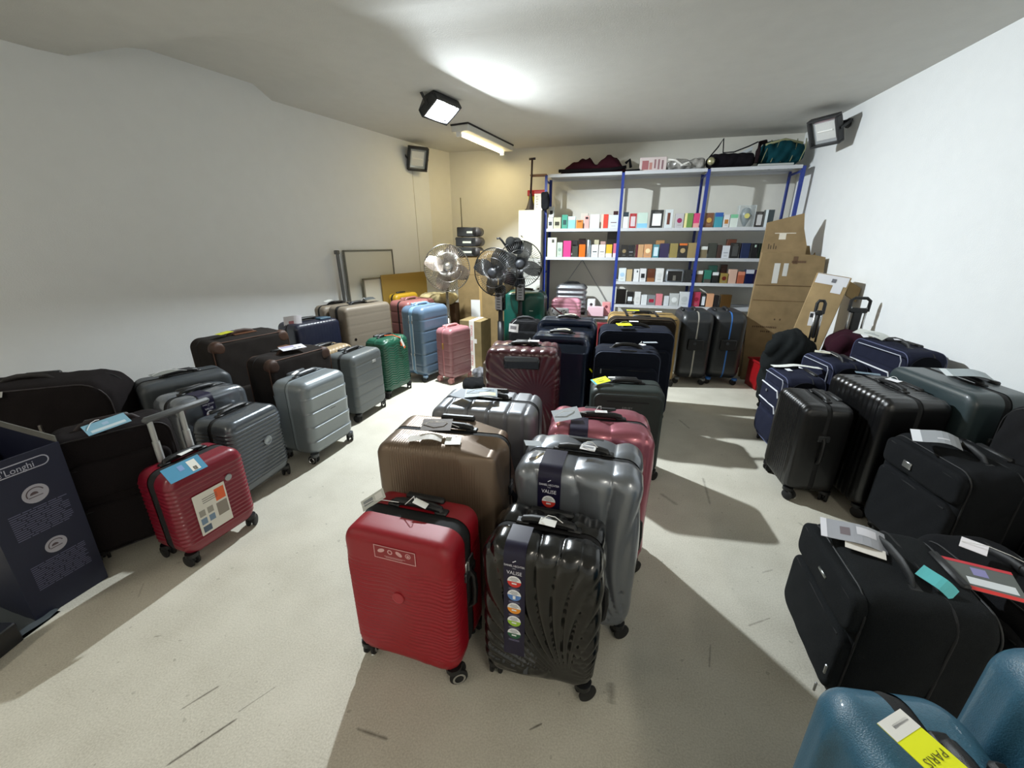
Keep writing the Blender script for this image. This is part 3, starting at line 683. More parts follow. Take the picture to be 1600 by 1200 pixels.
# ---------------------------------------------------------------- perfume cartons
BOXES = [(-0.853, -0.785, 1.528, 0.129, 0, 'e4e6e2', ('sq', '2c3034'), 'white carton with black square print at the left end of the upper perfume shelf'),
(-0.843, -0.78, 1.657, 0.12, 0, 'e6e8e6', ('sq', '1c1e20'), 'white carton with a black square print stacked on another white carton at the left end'),
(-0.782, -0.689, 1.528, 0.128, 0, 'cfccb0', ('sq', '2e2c18'), 'cream carton with an olive black square print, second from the left blue post'),
(-0.68, -0.608, 1.528, 0.156, 0, '4aa58c', ('sq', '1d4a48'), 'sea green carton with a dark square print beside the turquoise carton'),
(-0.603, -0.513, 1.528, 0.135, 0, '8fd2cf', ('top', 'c8ecea'), 'light turquoise carton beside a sea green carton'),
(-0.503, -0.422, 1.528, 0.095, 0, 'd98a3c', ('cap', '8a4a24'), 'small orange copper perfume bottle in front of the wall, left bay'),
(-0.408, -0.349, 1.528, 0.14, 0, 'ecb4ae', ('cap', '2c2022'), 'pale pink perfume carton with a black top'),
(-0.465, -0.374, 1.528, 0.179, 1, 'dcd4c8', None, 'off-white carton behind the pale pink perfume carton'),
(-0.34, -0.226, 1.528, 0.157, 0, 'e2e8e2', None, 'plain white wide carton left of the red carton'),
(-0.208, -0.126, 1.528, 0.155, 0, 'e0402e', ('side', 'f0c8b8'), 'bright red carton between two white cartons, upper shelf'),
(-0.12, -0.006, 1.528, 0.145, 0, 'dde6ec', ('bar', '7e6c6c'), 'pale blue-white carton with one small grey bar print'),
(-0.074, -0.017, 1.673, 0.04, 0, '3a1a20', None, 'dark red small carton lying on the white carton next to the blue post'),
(0.042, 0.104, 1.528, 0.174, 0, 'eef0f0', ('top', '2c3a44'), 'carton half dark teal and half white beside the second blue post'),
(0.117, 0.196, 1.528, 0.158, 0, 'b81f2a', ('panel', 'd4c8cc'), 'crimson carton with a pale grey window panel'),
(0.205, 0.321, 1.528, 0.165, 0, 'cfe6da', ('low', '8ac6e6'), 'pale mint wide carton with a light blue foot'),
(0.348, 0.491, 1.528, 0.191, 0, '22262a', ('panel', 'f2f2f2'), 'tall white carton with a black frame border'),
(0.505, 0.595, 1.528, 0.194, 0, 'dfe8ea', ('strip', '6a3a30'), 'tall clear white carton showing a brown bottle'),
(0.623, 0.715, 1.528, 0.151, 0, 'c6c4c8', ('disc', '9a2a5a'), 'silver carton with a magenta oval'),
(0.72, 0.812, 1.528, 0.152, 0, '6e9a4a', ('side', 'e8e0a0'), 'olive green foil carton beside the pink carton'),
(0.818, 0.883, 1.528, 0.151, 0, 'e8407e', ('low', 'e8a4a0'), 'hot pink to coral carton left of the third blue post'),
(0.936, 1.027, 1.528, 0.152, 0, '7a4a2c', ('disc', 'c8a050'), 'brown carton with a gold figure right of the third blue post'),
(1.038, 1.124, 1.528, 0.153, 0, '2e9cb0', ('top', '2a5ca8'), 'blue over teal carton on the upper shelf, right bay'),
(1.13, 1.195, 1.528, 0.13, 0, 'e6e6e6', ('sq', 'b87a34'), 'white carton with an amber square print'),
(1.199, 1.276, 1.528, 0.132, 0, 'e8f2ea', ('top', '7cc49a'), 'white carton with green dripping top'),
(1.274, 1.443, 1.528, 0.221, 3, 'cdd6da', None, 'large clear plastic display box holding a grey cone with a yellow centre'),
(1.452, 1.528, 1.528, 0.157, 0, '2c2826', ('panel', 'c8c8c8'), 'black carton with a silver bottle print, right bay'),
(1.541, 1.631, 1.528, 0.174, 0, '22343a', ('side', 'd8e2e6'), 'dark carton with a white left edge beside the cardboard stack'),
(-0.848, -0.733, 1.198, 0.226, 0, 'e2e6ce', ('emb', '4a4a44'), 'tall cream carton with small dark emblem at left end of the second shelf'),
(-0.727, -0.657, 1.198, 0.171, 0, 'c2d2c0', ('disc', '8aa094'), 'white and green patterned carton next to the tall cream carton'),
(-0.649, -0.552, 1.198, 0.189, 0, 'e0458c', None, 'hot pink plain carton on the second perfume shelf, left bay'),
(-0.537, -0.464, 1.198, 0.128, 0, '42463e', None, 'charcoal carton between the pink and the orange cartons'),
(-0.55, -0.484, 1.198, 0.19, 1, '201a1c', None, 'black carton peeking from behind the charcoal carton'),
(-0.454, -0.376, 1.198, 0.147, 0, 'f0731c', None, 'vivid orange carton on the second perfume shelf'),
(-0.473, -0.389, 1.198, 0.214, 1, '2c141a', None, 'near black carton peeking from behind the orange carton'),
(-0.369, -0.311, 1.198, 0.201, 4, 'b8c4cc', None, 'silver cylindrical perfume can'),
(-0.304, -0.219, 1.198, 0.144, 0, 'eceeee', ('bar', '22282e'), 'white carton with a short black bar print'),
(-0.214, -0.134, 1.198, 0.144, 0, 'ecebe8', ('bar', '8a8484'), 'white carton with a short grey bar print'),
(-0.282, -0.222, 1.198, 0.201, 1, 'cfc8a8', None, 'cream carton peeking from behind the white carton with a black bar'),
(-0.205, -0.139, 1.198, 0.183, 1, 'c8a49c', None, 'dusty pink carton peeking from behind the white carton with a grey bar'),
(-0.128, -0.055, 1.198, 0.147, 0, 'ecc040', ('low', 'ece8dc'), 'yellow carton with a white foot'),
(-0.045, 0.015, 1.198, 0.159, 0, 'dc6a86', ('low', 'f0d0d8'), 'pink and white carton left of the second blue post'),
(-0.129, -0.014, 1.198, 0.291, 1, '1c1e20', None, 'black carton standing high behind the yellow carton'),
(0.048, 0.125, 1.198, 0.141, 0, '1e1c1c', ('disc', '8a7a5a'), 'black carton with a dull gold circle right of the second blue post'),
(0.129, 0.205, 1.198, 0.141, 0, '1a1c20', ('bar', '9a9ca4'), 'black carton with a silver bar print'),
(0.217, 0.309, 1.198, 0.147, 0, 'cfa476', ('side', '5a2430'), 'rose gold and burgundy foil carton, the left of the pair'),
(0.312, 0.404, 1.198, 0.15, 0, 'd8a070', ('disc', 'f0dcb0'), 'rose gold foil carton with a shiny centre, the right of the pair'),
(0.414, 0.486, 1.198, 0.147, 0, '4a90a0', ('panel', 'cfe4ee'), 'teal carton with a pale blue window'),
(0.491, 0.595, 1.198, 0.159, 0, '2c2450', None, 'dark violet patterned carton'),
(0.603, 0.692, 1.198, 0.159, 0, '9c8c50', None, 'olive gold carton beside the dark violet carton'),
(0.702, 0.791, 1.198, 0.159, 0, '1e1c1a', ('discorange', 'b09a70'), 'black carton with orange top and gold disc'),
(0.801, 0.895, 1.198, 0.165, 0, 'a08a58', None, 'tan gold plain carton left of the third blue post'),
(0.451, 0.552, 1.198, 0.194, 1, 'b88a58', None, 'tan carton peeking from behind the dark violet carton'),
(0.938, 1.013, 1.198, 0.126, 0, '7c6e50', ('top', 'd8dcd8'), 'khaki carton with a white top, right of the third blue post'),
(1.024, 1.112, 1.198, 0.16, 0, '2a302a', None, 'dark moss carton on the second perfume shelf, right bay'),
(1.116, 1.165, 1.198, 0.143, 0, '3a2018', None, 'slim dark brown carton beside the dark moss carton'),
(1.169, 1.249, 1.198, 0.135, 0, 'dfe3ea', ('bar', '9aa0ac'), 'white carton between the dark cartons of the right bay'),
(1.259, 1.348, 1.198, 0.165, 0, '1c1e20', ('panel', '4a4c4c'), 'black carton with a grey window panel'),
(1.364, 1.454, 1.198, 0.163, 0, '1c2c54', None, 'navy blue carton on the second perfume shelf'),
(1.464, 1.532, 1.198, 0.16, 0, '16181c', ('emb', 'b8d0c0'), 'black carton with a pale emblem near the top'),
(1.539, 1.583, 1.198, 0.16, 0, '14241c', None, 'slim dark green carton beside the cardboard stack'),
(1.24, 1.339, 1.198, 0.205, 1, '70402e', None, 'rust brown carton peeking from behind the white carton'),
(0.044, 0.133, 0.918, 0.154, 0, 'e2ecee', ('disc', 'a8c8e0'), 'white carton with a faint blue mark at the left of the third perfume shelf'),
(0.138, 0.206, 0.918, 0.14, 0, 'cbb48a', None, 'beige carton on the third perfume shelf'),
(0.223, 0.289, 0.918, 0.144, 0, 'eceef0', ('emb', '50565c'), 'white carton with a tiny dark emblem'),
(0.294, 0.368, 0.918, 0.151, 0, 'e8eaec', ('sq', '24282c'), 'white carton with a small black square in the middle'),
(0.381, 0.469, 0.918, 0.149, 0, '5e2f18', ('low', '8a5a34'), 'reddish brown carton with copper foot'),
(0.476, 0.569, 0.918, 0.157, 0, 'eaecea', ('disc', 'cfd2d0'), 'white carton with a faint round crest'),
(0.589, 0.802, 0.918, 0.149, 5, 'a4abb0', None, 'black screened gadget with a silver rim'),
(0.811, 0.881, 0.918, 0.144, 0, '14181c', None, 'black carton right of the silver rimmed gadget'),
(0.933, 1.002, 0.918, 0.137, 0, '5a4230', ('top', 'd8dcd8'), 'brown carton with a white top on the third perfume shelf'),
(1.018, 1.097, 0.918, 0.144, 0, '1e7a66', ('low', '4a4440'), 'teal green carton with grey foot'),
(1.084, 1.181, 0.918, 0.19, 1, '189c8e', None, 'bright teal carton stacked behind the teal green carton'),
(1.107, 1.174, 0.918, 0.122, 0, '14181a', ('top', 'dfe4e6'), 'black carton with a white top'),
(1.195, 1.277, 0.918, 0.111, 0, 'a08a48', ('disc', '6a2418'), 'gold carton with a dark red crest'),
(1.215, 1.289, 0.918, 0.204, 1, '401814', None, 'dark maroon carton standing high behind the gold carton'),
(1.283, 1.368, 0.918, 0.156, 0, 'e0bca8', None, 'pale peach carton on the third perfume shelf'),
(1.376, 1.451, 0.918, 0.132, 0, 'c06a4e', ('top', 'd88a70'), 'copper pink carton beside the pale peach carton'),
(1.456, 1.543, 0.918, 0.156, 0, '16204e', ('top', 'c8ccd8'), 'midnight blue carton with a white top'),
(1.547, 1.581, 0.918, 0.154, 0, '2a1c44', None, 'slim dark purple carton at the right end of the third perfume shelf'),
(0.035, 0.157, 0.638, 0.179, 0, '141416', None, 'tall black carton at the left of the lowest perfume shelf'),
(0.162, 0.25, 0.638, 0.15, 0, '18181a', ('sq', 'dfe6ec'), 'black carton with a white square print'),
(0.259, 0.333, 0.638, 0.153, 0, 'e8eaea', ('disc', 'cdd0d0'), 'tall white carton on the lowest perfume shelf'),
(0.339, 0.41, 0.638, 0.12, 0, 'e6ebee', None, 'shorter plain white carton on the lowest perfume shelf'),
(0.413, 0.509, 0.638, 0.119, 0, '8a9094', ('sq', 'a0203c'), 'grey carton with a crimson square'),
(0.511, 0.589, 0.638, 0.135, 0, 'e88a94', None, 'salmon pink carton on the lowest perfume shelf'),
(0.606, 0.666, 0.638, 0.113, 0, 'dfe5ea', None, 'small blue-white carton on the lowest perfume shelf'),
(0.67, 0.778, 0.638, 0.145, 0, 'c8cccc', ('disc', 'e2e6e6'), 'grey-white carton with a pale oval'),
(0.781, 0.897, 0.638, 0.167, 0, 'dadfe0', ('disc', 'b8bebe'), 'grey-white carton with scroll pattern beside the third blue post'),
(0.93, 1.015, 0.638, 0.171, 0, 'c03c5c', ('disc', '8a1c34'), 'rose red carton with a dark red mark'),
(1.025, 1.078, 0.638, 0.152, 0, '1c2024', ('panel', 'dfe5ec'), 'slim white carton in a black sleeve'),
(1.082, 1.164, 0.638, 0.154, 0, 'e8ae84', None, 'peach carton on the lowest perfume shelf'),
(1.171, 1.222, 0.638, 0.135, 0, '1a1618', None, 'black carton right of the peach carton'),
(1.241, 1.357, 0.638, 0.149, 0, '5c4220', None, 'brown cardboard carton at the right of the lowest shelf')]
SHELFN = {1.528: 'perfume cartons on the upper shelf', 1.198: 'perfume cartons on the second shelf', .918: 'perfume cartons on the third shelf', .638: 'perfume cartons on the lowest shelf'}
for (x0, x1, z, h, row, col, acc, desc) in BOXES:
    gz = min(SHELFN, key=lambda q: abs(q - z) if z >= q - .01 else 9)
    w = x1 - x0; cx = (x0 + x1) / 2; y0 = 5.27 if row != 1 else 5.41; dp = .07 if w < .12 else .09
    if row == 1 and z in SHELFN: pass
    t = thing('perfume_box' if row < 3 else {3: 'display_box', 4: 'perfume_can', 5: 'tabletop_screen'}[row], desc, {3: 'display box', 4: 'can', 5: 'gadget'}.get(row, 'perfume box'), (cx, y0 + dp / 2, z - .0013 if z in SHELFN else z + .0005), 0, SHELFN[gz])
    if row == 2: t.location.y += .004
    w -= .003; a, c = -w / 2, w / 2; f0 = -dp / 2
    sh = .3 if len(desc) % 2 else .5
    if row == 4:
        b = MB(); b.lathe([(w / 2, 0), (w / 2, h * .96), (w / 2 - .004, h)], 20); b.build('can', mat(col, .25, metal=.9), t, 'auto'); continue
    if row == 3:
        fr = mat('b8c4c8', .15, alpha=.28); b = MB(); b.bbox(a, c, f0, -f0, 0, h, .003); b.build('clear_case', fr, t)
        b = MB(); 
        for p, q in (((a, f0, 0), (a, f0, h)), ((c, f0, 0), (c, f0, h)), ((a, f0, h), (c, f0, h)), ((a, f0, 0), (c, f0, 0)), ((a, f0, h), (a, -f0, h)), ((c, f0, h), (c, -f0, h))): b.tube([p, q], .002, 4)
        b.build('case_edge', mat('d8e0e2', .3), t)
        b = MB(); b.lathe([(.012, .01), (.05, .09), (.058, .13), (.045, .18), (.02, .20)], 18); b.build('bulb', mat('8a9496', .3), t, True)
        b = MB(); b.lathe([(.026, 0), (.026, .006)], 16, (0, -.057, .115), (0, -1, 0)); b.build('yellow_centre', mat('d8d078', .5), t); continue
    if row == 5:
        b = MB(); b.bbox(a, c, f0, -f0 - .02, 0, h, .018); b.build('rim', mat(col, .3, metal=.6), t, 'auto')
        b = MB(); b.box(a + .025, c - .025, f0 - .002, f0, .012, h - .02); b.build('screen', mat('0c0c0e', .1), t)
        b = MB(); b.box(-.02, .012, f0 - .003, f0 - .002, .02, h - .07); b.build('screen_picture', mat('6a6860', .4), t); continue
    b = MB(); b.bbox(a, c, f0, -f0, 0, h, .0018); b.build('carton', mat(dk(col, .94), sh, coat=.3), t)
    if acc:
        k, ac = acc; y = f0 - .0012; q = MB()
        if k == 'sq': q.box(-w * .3, w * .3, y, f0, h * .28, h * .62)
        elif k == 'emb': q.box(-w * .02, w * .24, y, f0, h * .74, h * .90)
        elif k == 'bar': q.box(-w * .3, w * .3, y, f0, h * .40, h * .47)
        elif k == 'top': q.box(a, c, y, f0, h * .72, h)
        elif k == 'cap': q.box(-w * .28, w * .28, y, f0, h * .74, h * .92)
        elif k == 'low': q.box(a, c, y, f0, 0, h * .3)
        elif k == 'panel': q.box(-w * .34, w * .34, y, f0, h * .12, h * .8)
        elif k == 'side': q.box(a, a + w * .3, y, f0, 0, h)
        elif k == 'strip': q.box(-w * .2, w * .16, y, f0, h * .18, h * .82)
        elif k == 'disc': q.lathe([(min(w, h) * .3, 0), (min(w, h) * .3, .0012)], 18, (0, f0, h * .5), (0, -1, 0))
        elif k == 'discorange':
            q.lathe([(w * .32, 0), (w * .32, .0012)], 18, (0, f0, h * .5), (0, -1, 0)); o2 = MB(); o2.box(a, c, y, f0, h * .86, h); o2.build('orange_top', mat('d8702c', .5), t)
        q.build('printed_panel', mat(ac, .4), t)
        if k in ('sq', 'bar', 'disc', 'panel'):
            s = MB()
            for i in range(2): s.box(-w * .22, w * .22, f0 - .0008, f0, h * (.14 + .06 * i) if k != 'panel' else h * (.84 + .05 * i), (h * (.14 + .06 * i) if k != 'panel' else h * (.84 + .05 * i)) + .0022)
            s.build('small_print', mat('8a8a86', .5), t)
# ---------------------------------------------------------------- centre rows of suitcases
G1 = None
def sheet_tag(t, W, H, x=0, y=0, w=.09, h=.055, rz=10, **k): return paper(t, (x, y, H + .035), w, h, (8, -4, rz), **k)
# front left: red
t = hard_case('bright red cabin suitcase with black zip band, front left of the centre rows', (-.56, .955), -3, .37, .235, .55, '920f1e', p_wave(.014, .0035), 'w', .42, bt=.045, amp=.002, hub=CHR, badge=(-.0, .33, .021, 0, 'b04048'), tilt=None)
M = XZ(.004, -.1195, .496)
b = MB(); z0 = .487
for (xa, xb, ya, yb) in ((-.068, .068, .021, .0235), (-.068, .068, -.0235, -.021), (-.0695, -.067, -.0235, .0235), (.067, .0695, -.0235, .0235)): rect(b, M, xa, xb, ya, yb)
for i, x in enumerate((-.045, -.015, .015, .045)):
    Mi = M @ Matrix.Translation((x, .006, 0))
    if i == 0: disc(b, Mi @ Matrix.Rotation(R(25), 4, 'Z') @ Matrix.Scale(.5, 4, (0, 1, 0)), .013)
    elif i == 1: disc(b, Mi, .0085, r0=.005)
    elif i == 2: disc(b, Mi @ Matrix.Rotation(R(-35), 4, 'Z') @ Matrix.Scale(.6, 4, (0, 1, 0)), .012); disc(b, Mi, .006, 200, 330)
    else: disc(b, Mi, .009, r0=.0065); disc(b, Mi @ Matrix.Translation((0, -.001, 0)), .004)
for k in range(2): rect(b, M, -.035 + .004 * k, .035 - .01 * k, -.012 - .004 * k, -.0105 - .004 * k)
b2 = MB(); rect(b2, XZ(.004, -.1189, .496), -.0675, .0675, -.021, .021)
o = b2.build('sticker', mat('8c1420', .3), t); b.build('sticker_print', mat('d8a8a8', .4), o)
paper(t, (-.165, .03, .552), .085, .04, (25, -28, 35), 'c9ccc6', [(.1, .5, .3, .8, '8a8f90'), (.6, .9, .2, .8, 'e8e8e4')], string=(-.06, .02, .57), name='price_tag')
paper(t, (.02, .02, .583), .05, .02, (20, 10, -8), 'e8e8e4', name='small_tag', string=(-.03, .01, .575))
b = MB(); b.bbox(.183, .192, -.03, .03, .385, .43, .004); b.cyl((.19, -.012, .39), (.19, -.012, .43), .005); b.build('combination_lock', ALU, t, 'auto')
# front right: black with fan relief
t = hard_case('glossy black cabin suitcase with fan shaped ribs and dark printed band, frontmost of all', (-.135, .99), -2, .335, .215, .55, '08090a', p_fan(.30, -.45, 44, .012, .03), 'fan', .2, coat=.5, amp=.01, bt=.02, bump=.05)
valise_band(t, -.07, .1075, .16, 0, .55, .064, .0125, 5)
paper(t, (.0, .0, .575), .05, .024, (15, 0, -6), 'e6e6e2', name='small_tag', string=(.045, .0, .582))
# silver medium
t = hard_case('silver grey suitcase with wavy ribs and dark printed band behind the black cabin case', (-.06, 1.262), -3, .40, .265, .665, '7f848b', p_fan(.55, -.55, 36, .014, .03), 'fan', .28, metal=.55, coat=.6, amp=.012, bt=.026, bump=.05)
valise_band(t, -.085, .1325, .2, 0, .665, .075, .0145, 5, 1.1)
paper(t, (.02, -.02, .705), .052, .028, (10, 0, -8), 'e4e4e6', [(.15, .85, .4, .75, '9a9ca0')], name='small_tag', string=(.05, .0, .70))
paper(t, (-.17, -.03, .698), .06, .03, (10, 10, 30), 'b9c0c6', name='paper_slip')
# pink
t = hard_case('metallic pink suitcase with dark printed band behind the silver wavy case', (-.01, 1.575), 3, .40, .26, .665, 'a8606e', p_fan(.6, -.6, 34, .012, .03), 'fan', .3, metal=.45, coat=.5, amp=.01, bt=.024, bump=.05)
valise_band(t, -.085, .13, .3, 0, .665, .07, .0125, 3, 1.0)
paper(t, (-.14, -.05, .70), .11, .07, (18, -8, 18), 'a9b0b6', name='luggage_tag', string=(-.06, .0, .69))
paper(t, (.0, .0, .702), .05, .02, (5, 0, 4), 'e2e2e2', name='small_tag', string=(.0, .03, .70))
# bronze
t = hard_case('large bronze brown suitcase with fine vertical ribs behind the red cabin case', (-.56, 1.275), 3, .47, .285, .69, '776554', p_facet(.03), 'v', .38, metal=.4, coat=.2, amp=.002, bt=.028, tel=.004)
paper(t, (-.035, -.03, .728), .11, .07, (12, 0, 10), '55483e', [(.2, .6, .68, .72, 'a89a8a'), (.44, .52, .72, .84, 'a89a8a')], string=(.04, 0, .71))
paper(t, (-.055, -.095, .70), .12, .04, (4, 0, 10), 'c9c4bc', name='folded_card', bend=.01)
paper(t, (.045, -.085, .697), .055, .05, (4, 0, 12), 'd8dad6', name='white_label')
# grey behind
t = hard_case('pale grey suitcase with moulded top blocks between the bronze and burgundy cases', (-.53, 1.685), 2, .48, .29, .665, '82858b', p_blocks(.009), 'v', .4, metal=.35, coat=.3, amp=.004, bt=.03)
paper(t, (-.03, -.02, .70), .15, .08, (6, 0, 14), '93a0a6', [(.45, .95, .1, .5, 'd8d6b0'), (.05, .9, .55, .9, '5a7486')], bend=.006, string=(.05, .03, .695))
paper(t, (-.10, -.035, .692), .12, .09, (4, 4, -20), '4f5c68', name='dark_card', bend=.004)
# burgundy
t = hard_case('burgundy shell ribbed suitcase with a recessed black trolley handle', (-.525, 2.45), 6, .455, .28, .74, '43121d', p_fan(.22, .10, 30, .007, .02, 1.0), 'fan', .3, coat=.5, amp=.007, bump=.05, side=False)
b = MB(); b.bbox(-.11, .11, -.158, -.145, .63, .70, .012); b.build('handle_recess', BLKG, t, 'auto')
b = MB(); b.bbox(-.105, .105, -.172, -.156, .68, .712, .007); b.build('trolley_grip', mat('4a4d50', .25, coat=.5), t, 'auto')
paper(t, (.06, .0, .775), .07, .03, (4, 0, 0), 'e6e8ea', name='small_tag', string=(.03, -.01, .765))
# two navy hard cases
NAVYM = mat('2a3448', .32, metal=.8, coat=.3)
def p_chamf(x, z, W, H, wy, nx, nz, t): return -.085 * np.clip((z / H - .34) / .16, 0, 1) * wy.clip(0, 1)
for (lab, loc, W, H) in (('navy blue hard suitcase with slanted top edges directly right of the burgundy case', (-.355, 2.96), .44, .72), ('rear navy blue hard suitcase with slanted top edges, farther from the burgundy case', (-.35, 3.36), .49, .765)):
    t = hard_case(lab, loc, 2, W, .29, H, '1d2740', p_chamf, 'g', matc=NAVYM, Rr=.07, r=.05, lock=False, group=None, split=.5)
    paper(t, (.02, -.01, H + .035), .10, .02, (6, 0, -14), 'cfcfae', name='small_tag', bend=.006)
    if H < .75: paper(t, (W / 2 + .03, -.13, H * .66), .075, .012, (60, 50, 20), 'e6ea1c', name='yellow_tag')
# right column of the centre rows
DEL = (('DELSEY', .5, .62, .013, 0, '4a4a18'), ('PARIS', .5, .32, .013, 0, '4a4a18'))
t = hard_case('dark green cabin suitcase with a yellow tag in front of the navy soft cases', (.12, 2.34), 4, .415, .235, .575, '1f2926', None, 's', rough=.5, bt=.02, Rr=.05, side=False, tilt=None)
Q, F = shell(.38, .33, .02, .04, .012, None, 10, 10, 3); shell_obj('front_pocket', Q, F, plast('1c2523', .55), t, (0, -.11, .22))
b = MB(); b.box(-.115, .115, -.1315, -.128, .505, .511); b.build('pocket_zip', ZIP, t)
b = MB(); add_text(b, 'DELSEY', .016, XZ(.0, -.1318, .472), sx=1.1); add_text(b, 'PARIS', .015, XZ(.0, -.1318, .454), sx=1.1); b.build('lettering', mat('8d9492', .5), t)
paper(t, (-.155, -.04, .60), .10, .062, (10, -8, 28), 'e2ea22', [(0, .12, .0, 1, '58b4c8')], string=(-.08, 0, .6), name='yellow_tag', text=DEL)
paper(t, (-.09, -.0, .61), .04, .018, (4, 0, 10), 'eeeeea', name='small_tag')
t = soft_case('navy fabric suitcase with piped front pocket behind the dark green cabin case', (.125, 2.935), 3, .46, .27, .645, '1b202e', ((.04, .82, .92),), pipe='3a4256', pulls=((-.38, .80),), bulge=.006)
b = MB(); b.tube([(-.05, -.1, .652), (.06, -.11, .652)], .006, 6); b.build('padlock_loop', BLK, t)
paper(t, (.10, -.06, .69), .04, .03, (4, 0, -60), 'e6e8ec', name='small_tag', string=(.08, 0, .675)); paper(t, (.16, .02, .69), .1, .03, (4, 0, 12), '9aa0a6', name='grey_tag')
t = soft_case('larger navy fabric suitcase with a yellow tag behind the smaller navy fabric one', (.195, 3.305), 3, .565, .31, .725, '1c212f', ((.04, .80, .92),), pipe='343c50', pulls=((-.40, .78),), bulge=.006)
paper(t, (-.10, -.09, .765), .11, .07, (4, 0, 14), 'e4ec1e', string=(-.03, 0, .76), name='yellow_tag', text=DEL); paper(t, (-.02, -.0, .775), .07, .03, (4, 0, 0), 'e2e4e8', name='small_tag')
t = soft_case('dark brown fabric suitcase between the large navy fabric case and the camel case', (.255, 3.555), 3, .55, .15, .765, '332c24', ((.04, .8, .9),), pipe='55483a', handle=False)
t = hard_case('camel coloured hard suitcase with black seams near the shelving', (.30, 4.17), 3, .66, .28, .70, '8d7444', None, 's', .45, side=False, badge=(.0, .52, .03, .02, '5a4a2c'))
b = MB()
for x in (-.16, .12): b.box(x - .012, x + .012, -.143, .143, .699, .706)
b.box(-.3, .3, -.1415, -.139, .668, .674); b.build('strap', BLK, t)
paper(t, (-.1, -.02, .735), .12, .04, (4, 0, 4), 'd8e028', name='yellow_tag'); paper(t, (.14, -.03, .73), .06, .03, (4, 0, -4), 'e8e8ea', name='small_tag')
# two graphite cases seen from their sides
for lab, loc, sc in (('graphite hard suitcase with a grey edge stripe standing side-on before the shelves', (.815, 4.42), 'a8a49a'), ('graphite hard suitcase with a bright blue edge stripe standing side-on before the shelves', (1.125, 4.49), '3a78c8')):
    t = hard_case(lab, loc, 92, .48, .30, .725, '222528', None, 's', .4, coat=.2, bt=.014, Rr=.10, r=.06, zipc=mat(sc, .4), side=False, lock=False, wcol=mat(sc, .4) if sc[0] == '3' else plast('6a6c6c'), wh=.05)
    b = MB(); b.bbox(-.262, -.232, -.075, .075, .36, .47, .01); b.build('side_latch', BLK, t, 'auto')
    b = MB(); b.lathe([(.014, 0), (.014, .004)], 14, (-.262, .01, .43), (-1, 0, 0)); b.build('latch_button', mat('3a3d40', .3), t)

# ---------------------------------------------------------------- left rows
# light blue, pinks, green, greys in the front line
t = hard_case('large light blue hard suitcase with double white zips near the fans', (-1.87, 3.82), 72, .42, .30, .765, '5a6f84', p_hg(6, .005, .004), 'g', .3, coat=.4, zipc=mat('7b9fbe', .4), bt=.05, trim=mat('7a92a8', .4), side=False, lock=False, Rr=.07, r=.05)
b = MB()
for y in (-.021, .021):
    for sx in (-1,): b.tube([(sx * .2105, y, .12), (sx * .2105, y, .68)], .003, 6)
b.build('zip_line', mat('d8e0e4', .4), t)
b = MB()
for y in (-.021, .021): b.bbox(-.22, -.211, y - .006, y + .006, .60, .63, .002); b.bbox(-.22, -.211, y - .006, y + .006, .27, .30, .002)
b.build('zip_pull', CHR, t)
t = hard_case('small salmon pink cabin suitcase right of the light blue one', (-1.545, 3.765), 68, .32, .21, .565, '96666a', p_hg(7, .003, .004), 'g', .35, coat=.3, zipc=mat('b27478', .5), trim=mat('b87c7c', .4), side=False, lock=False, wcol=mat('c08080', .4), wm=mat('c08a86', .5))
b = MB(); b.bbox(-.168, -.158, -.01, .005, .36, .42, .002); b.build('zip_pull', mat('d8a860', .3, metal=.7), t)
t = hard_case('dusty rose hard suitcase peeking from behind the light blue one', (-2.19, 4.18), 74, .46, .28, .765, '96605c', p_hg(6, .003, .005), 'g', .4, coat=.2, trim=mat('8a5854', .4), side=False, lock=False)
t = hard_case('mustard yellow hard suitcase, only its top seen behind the dusty rose case', (-2.43, 4.42), 74, .38, .14, .80, 'b08a1c', None, 's', .45, side=False, handle=False, lock=False)
t = hard_case('green zigzag textured cabin suitcase with an orange and white tag', (-2.005, 3.265), 81, .355, .235, .545, '0e4c38', p_zig(.022, .004), 'z', .4, coat=.2, amp=.003, zipc=mat('0e4a34', .6), trim=BLK, side=False, lock=False, Rr=.06, r=.05, group=None)
paper(t, (.06, -.135, .475), .10, .024, (90, 62, 0), 'e9e7e0', [(.78, 1, 0, 1, 'e06a34')], name='orange_white_tag', string=(.05, -.1, .55))
b = MB(); b.tube([(-.05, -.02, .565), (.02, -.06, .56), (.055, -.12, .53)], .004, 6); b.bbox(.03, .06, -.135, -.125, .46, .50, .004); b.build('orange_cord', mat('e0602c', .5), t)
t = hard_case('mid grey cabin suitcase with a small white logo next to the green case', (-1.99, 2.745), 87, .385, .25, .545, '575c5d', p_hg(6, .003, .004), 'g', .42, coat=.15, badge=(.07, .45, .045, .022, 'dfe2e2'), lock=False, side=False)
t = hard_case('beige hard suitcase with ribbed top wedged behind the mid grey cabin case', (-2.29, 2.80), 86, .36, .24, .545, '968264', p_v(.04, .004), 'v', .45, lock=False, side=False)
t = hard_case('light silver cabin suitcase with slanted ledges in the left front line', (-1.895, 2.11), 86, .385, .27, .55, '7c8488', p_ledge(.008), 'g', .34, metal=.25, coat=.35, zipc=mat('828b90', .5), amp=.002, badge=(.02, .33, .05, .016, '3a3e42'), side=False, lock=False, hub=CHR, Rr=.06, r=.05, trim=mat('4a4e52', .4))
paper(t, (-.09, .01, .585), .05, .022, (4, -8, 10), 'eceae6', name='small_tag')
t = hard_case('dark grey ribbed cabin suitcase with round badge wrapped in film', (-1.975, 1.62), 91, .345, .25, .485, '50565c', p_h(.021, .006, .05), 'h', .22, metal=.3, coat=.7, amp=.006, badge=(.04, .30, .026, 0, '8a9096'), side=False, lock=False)
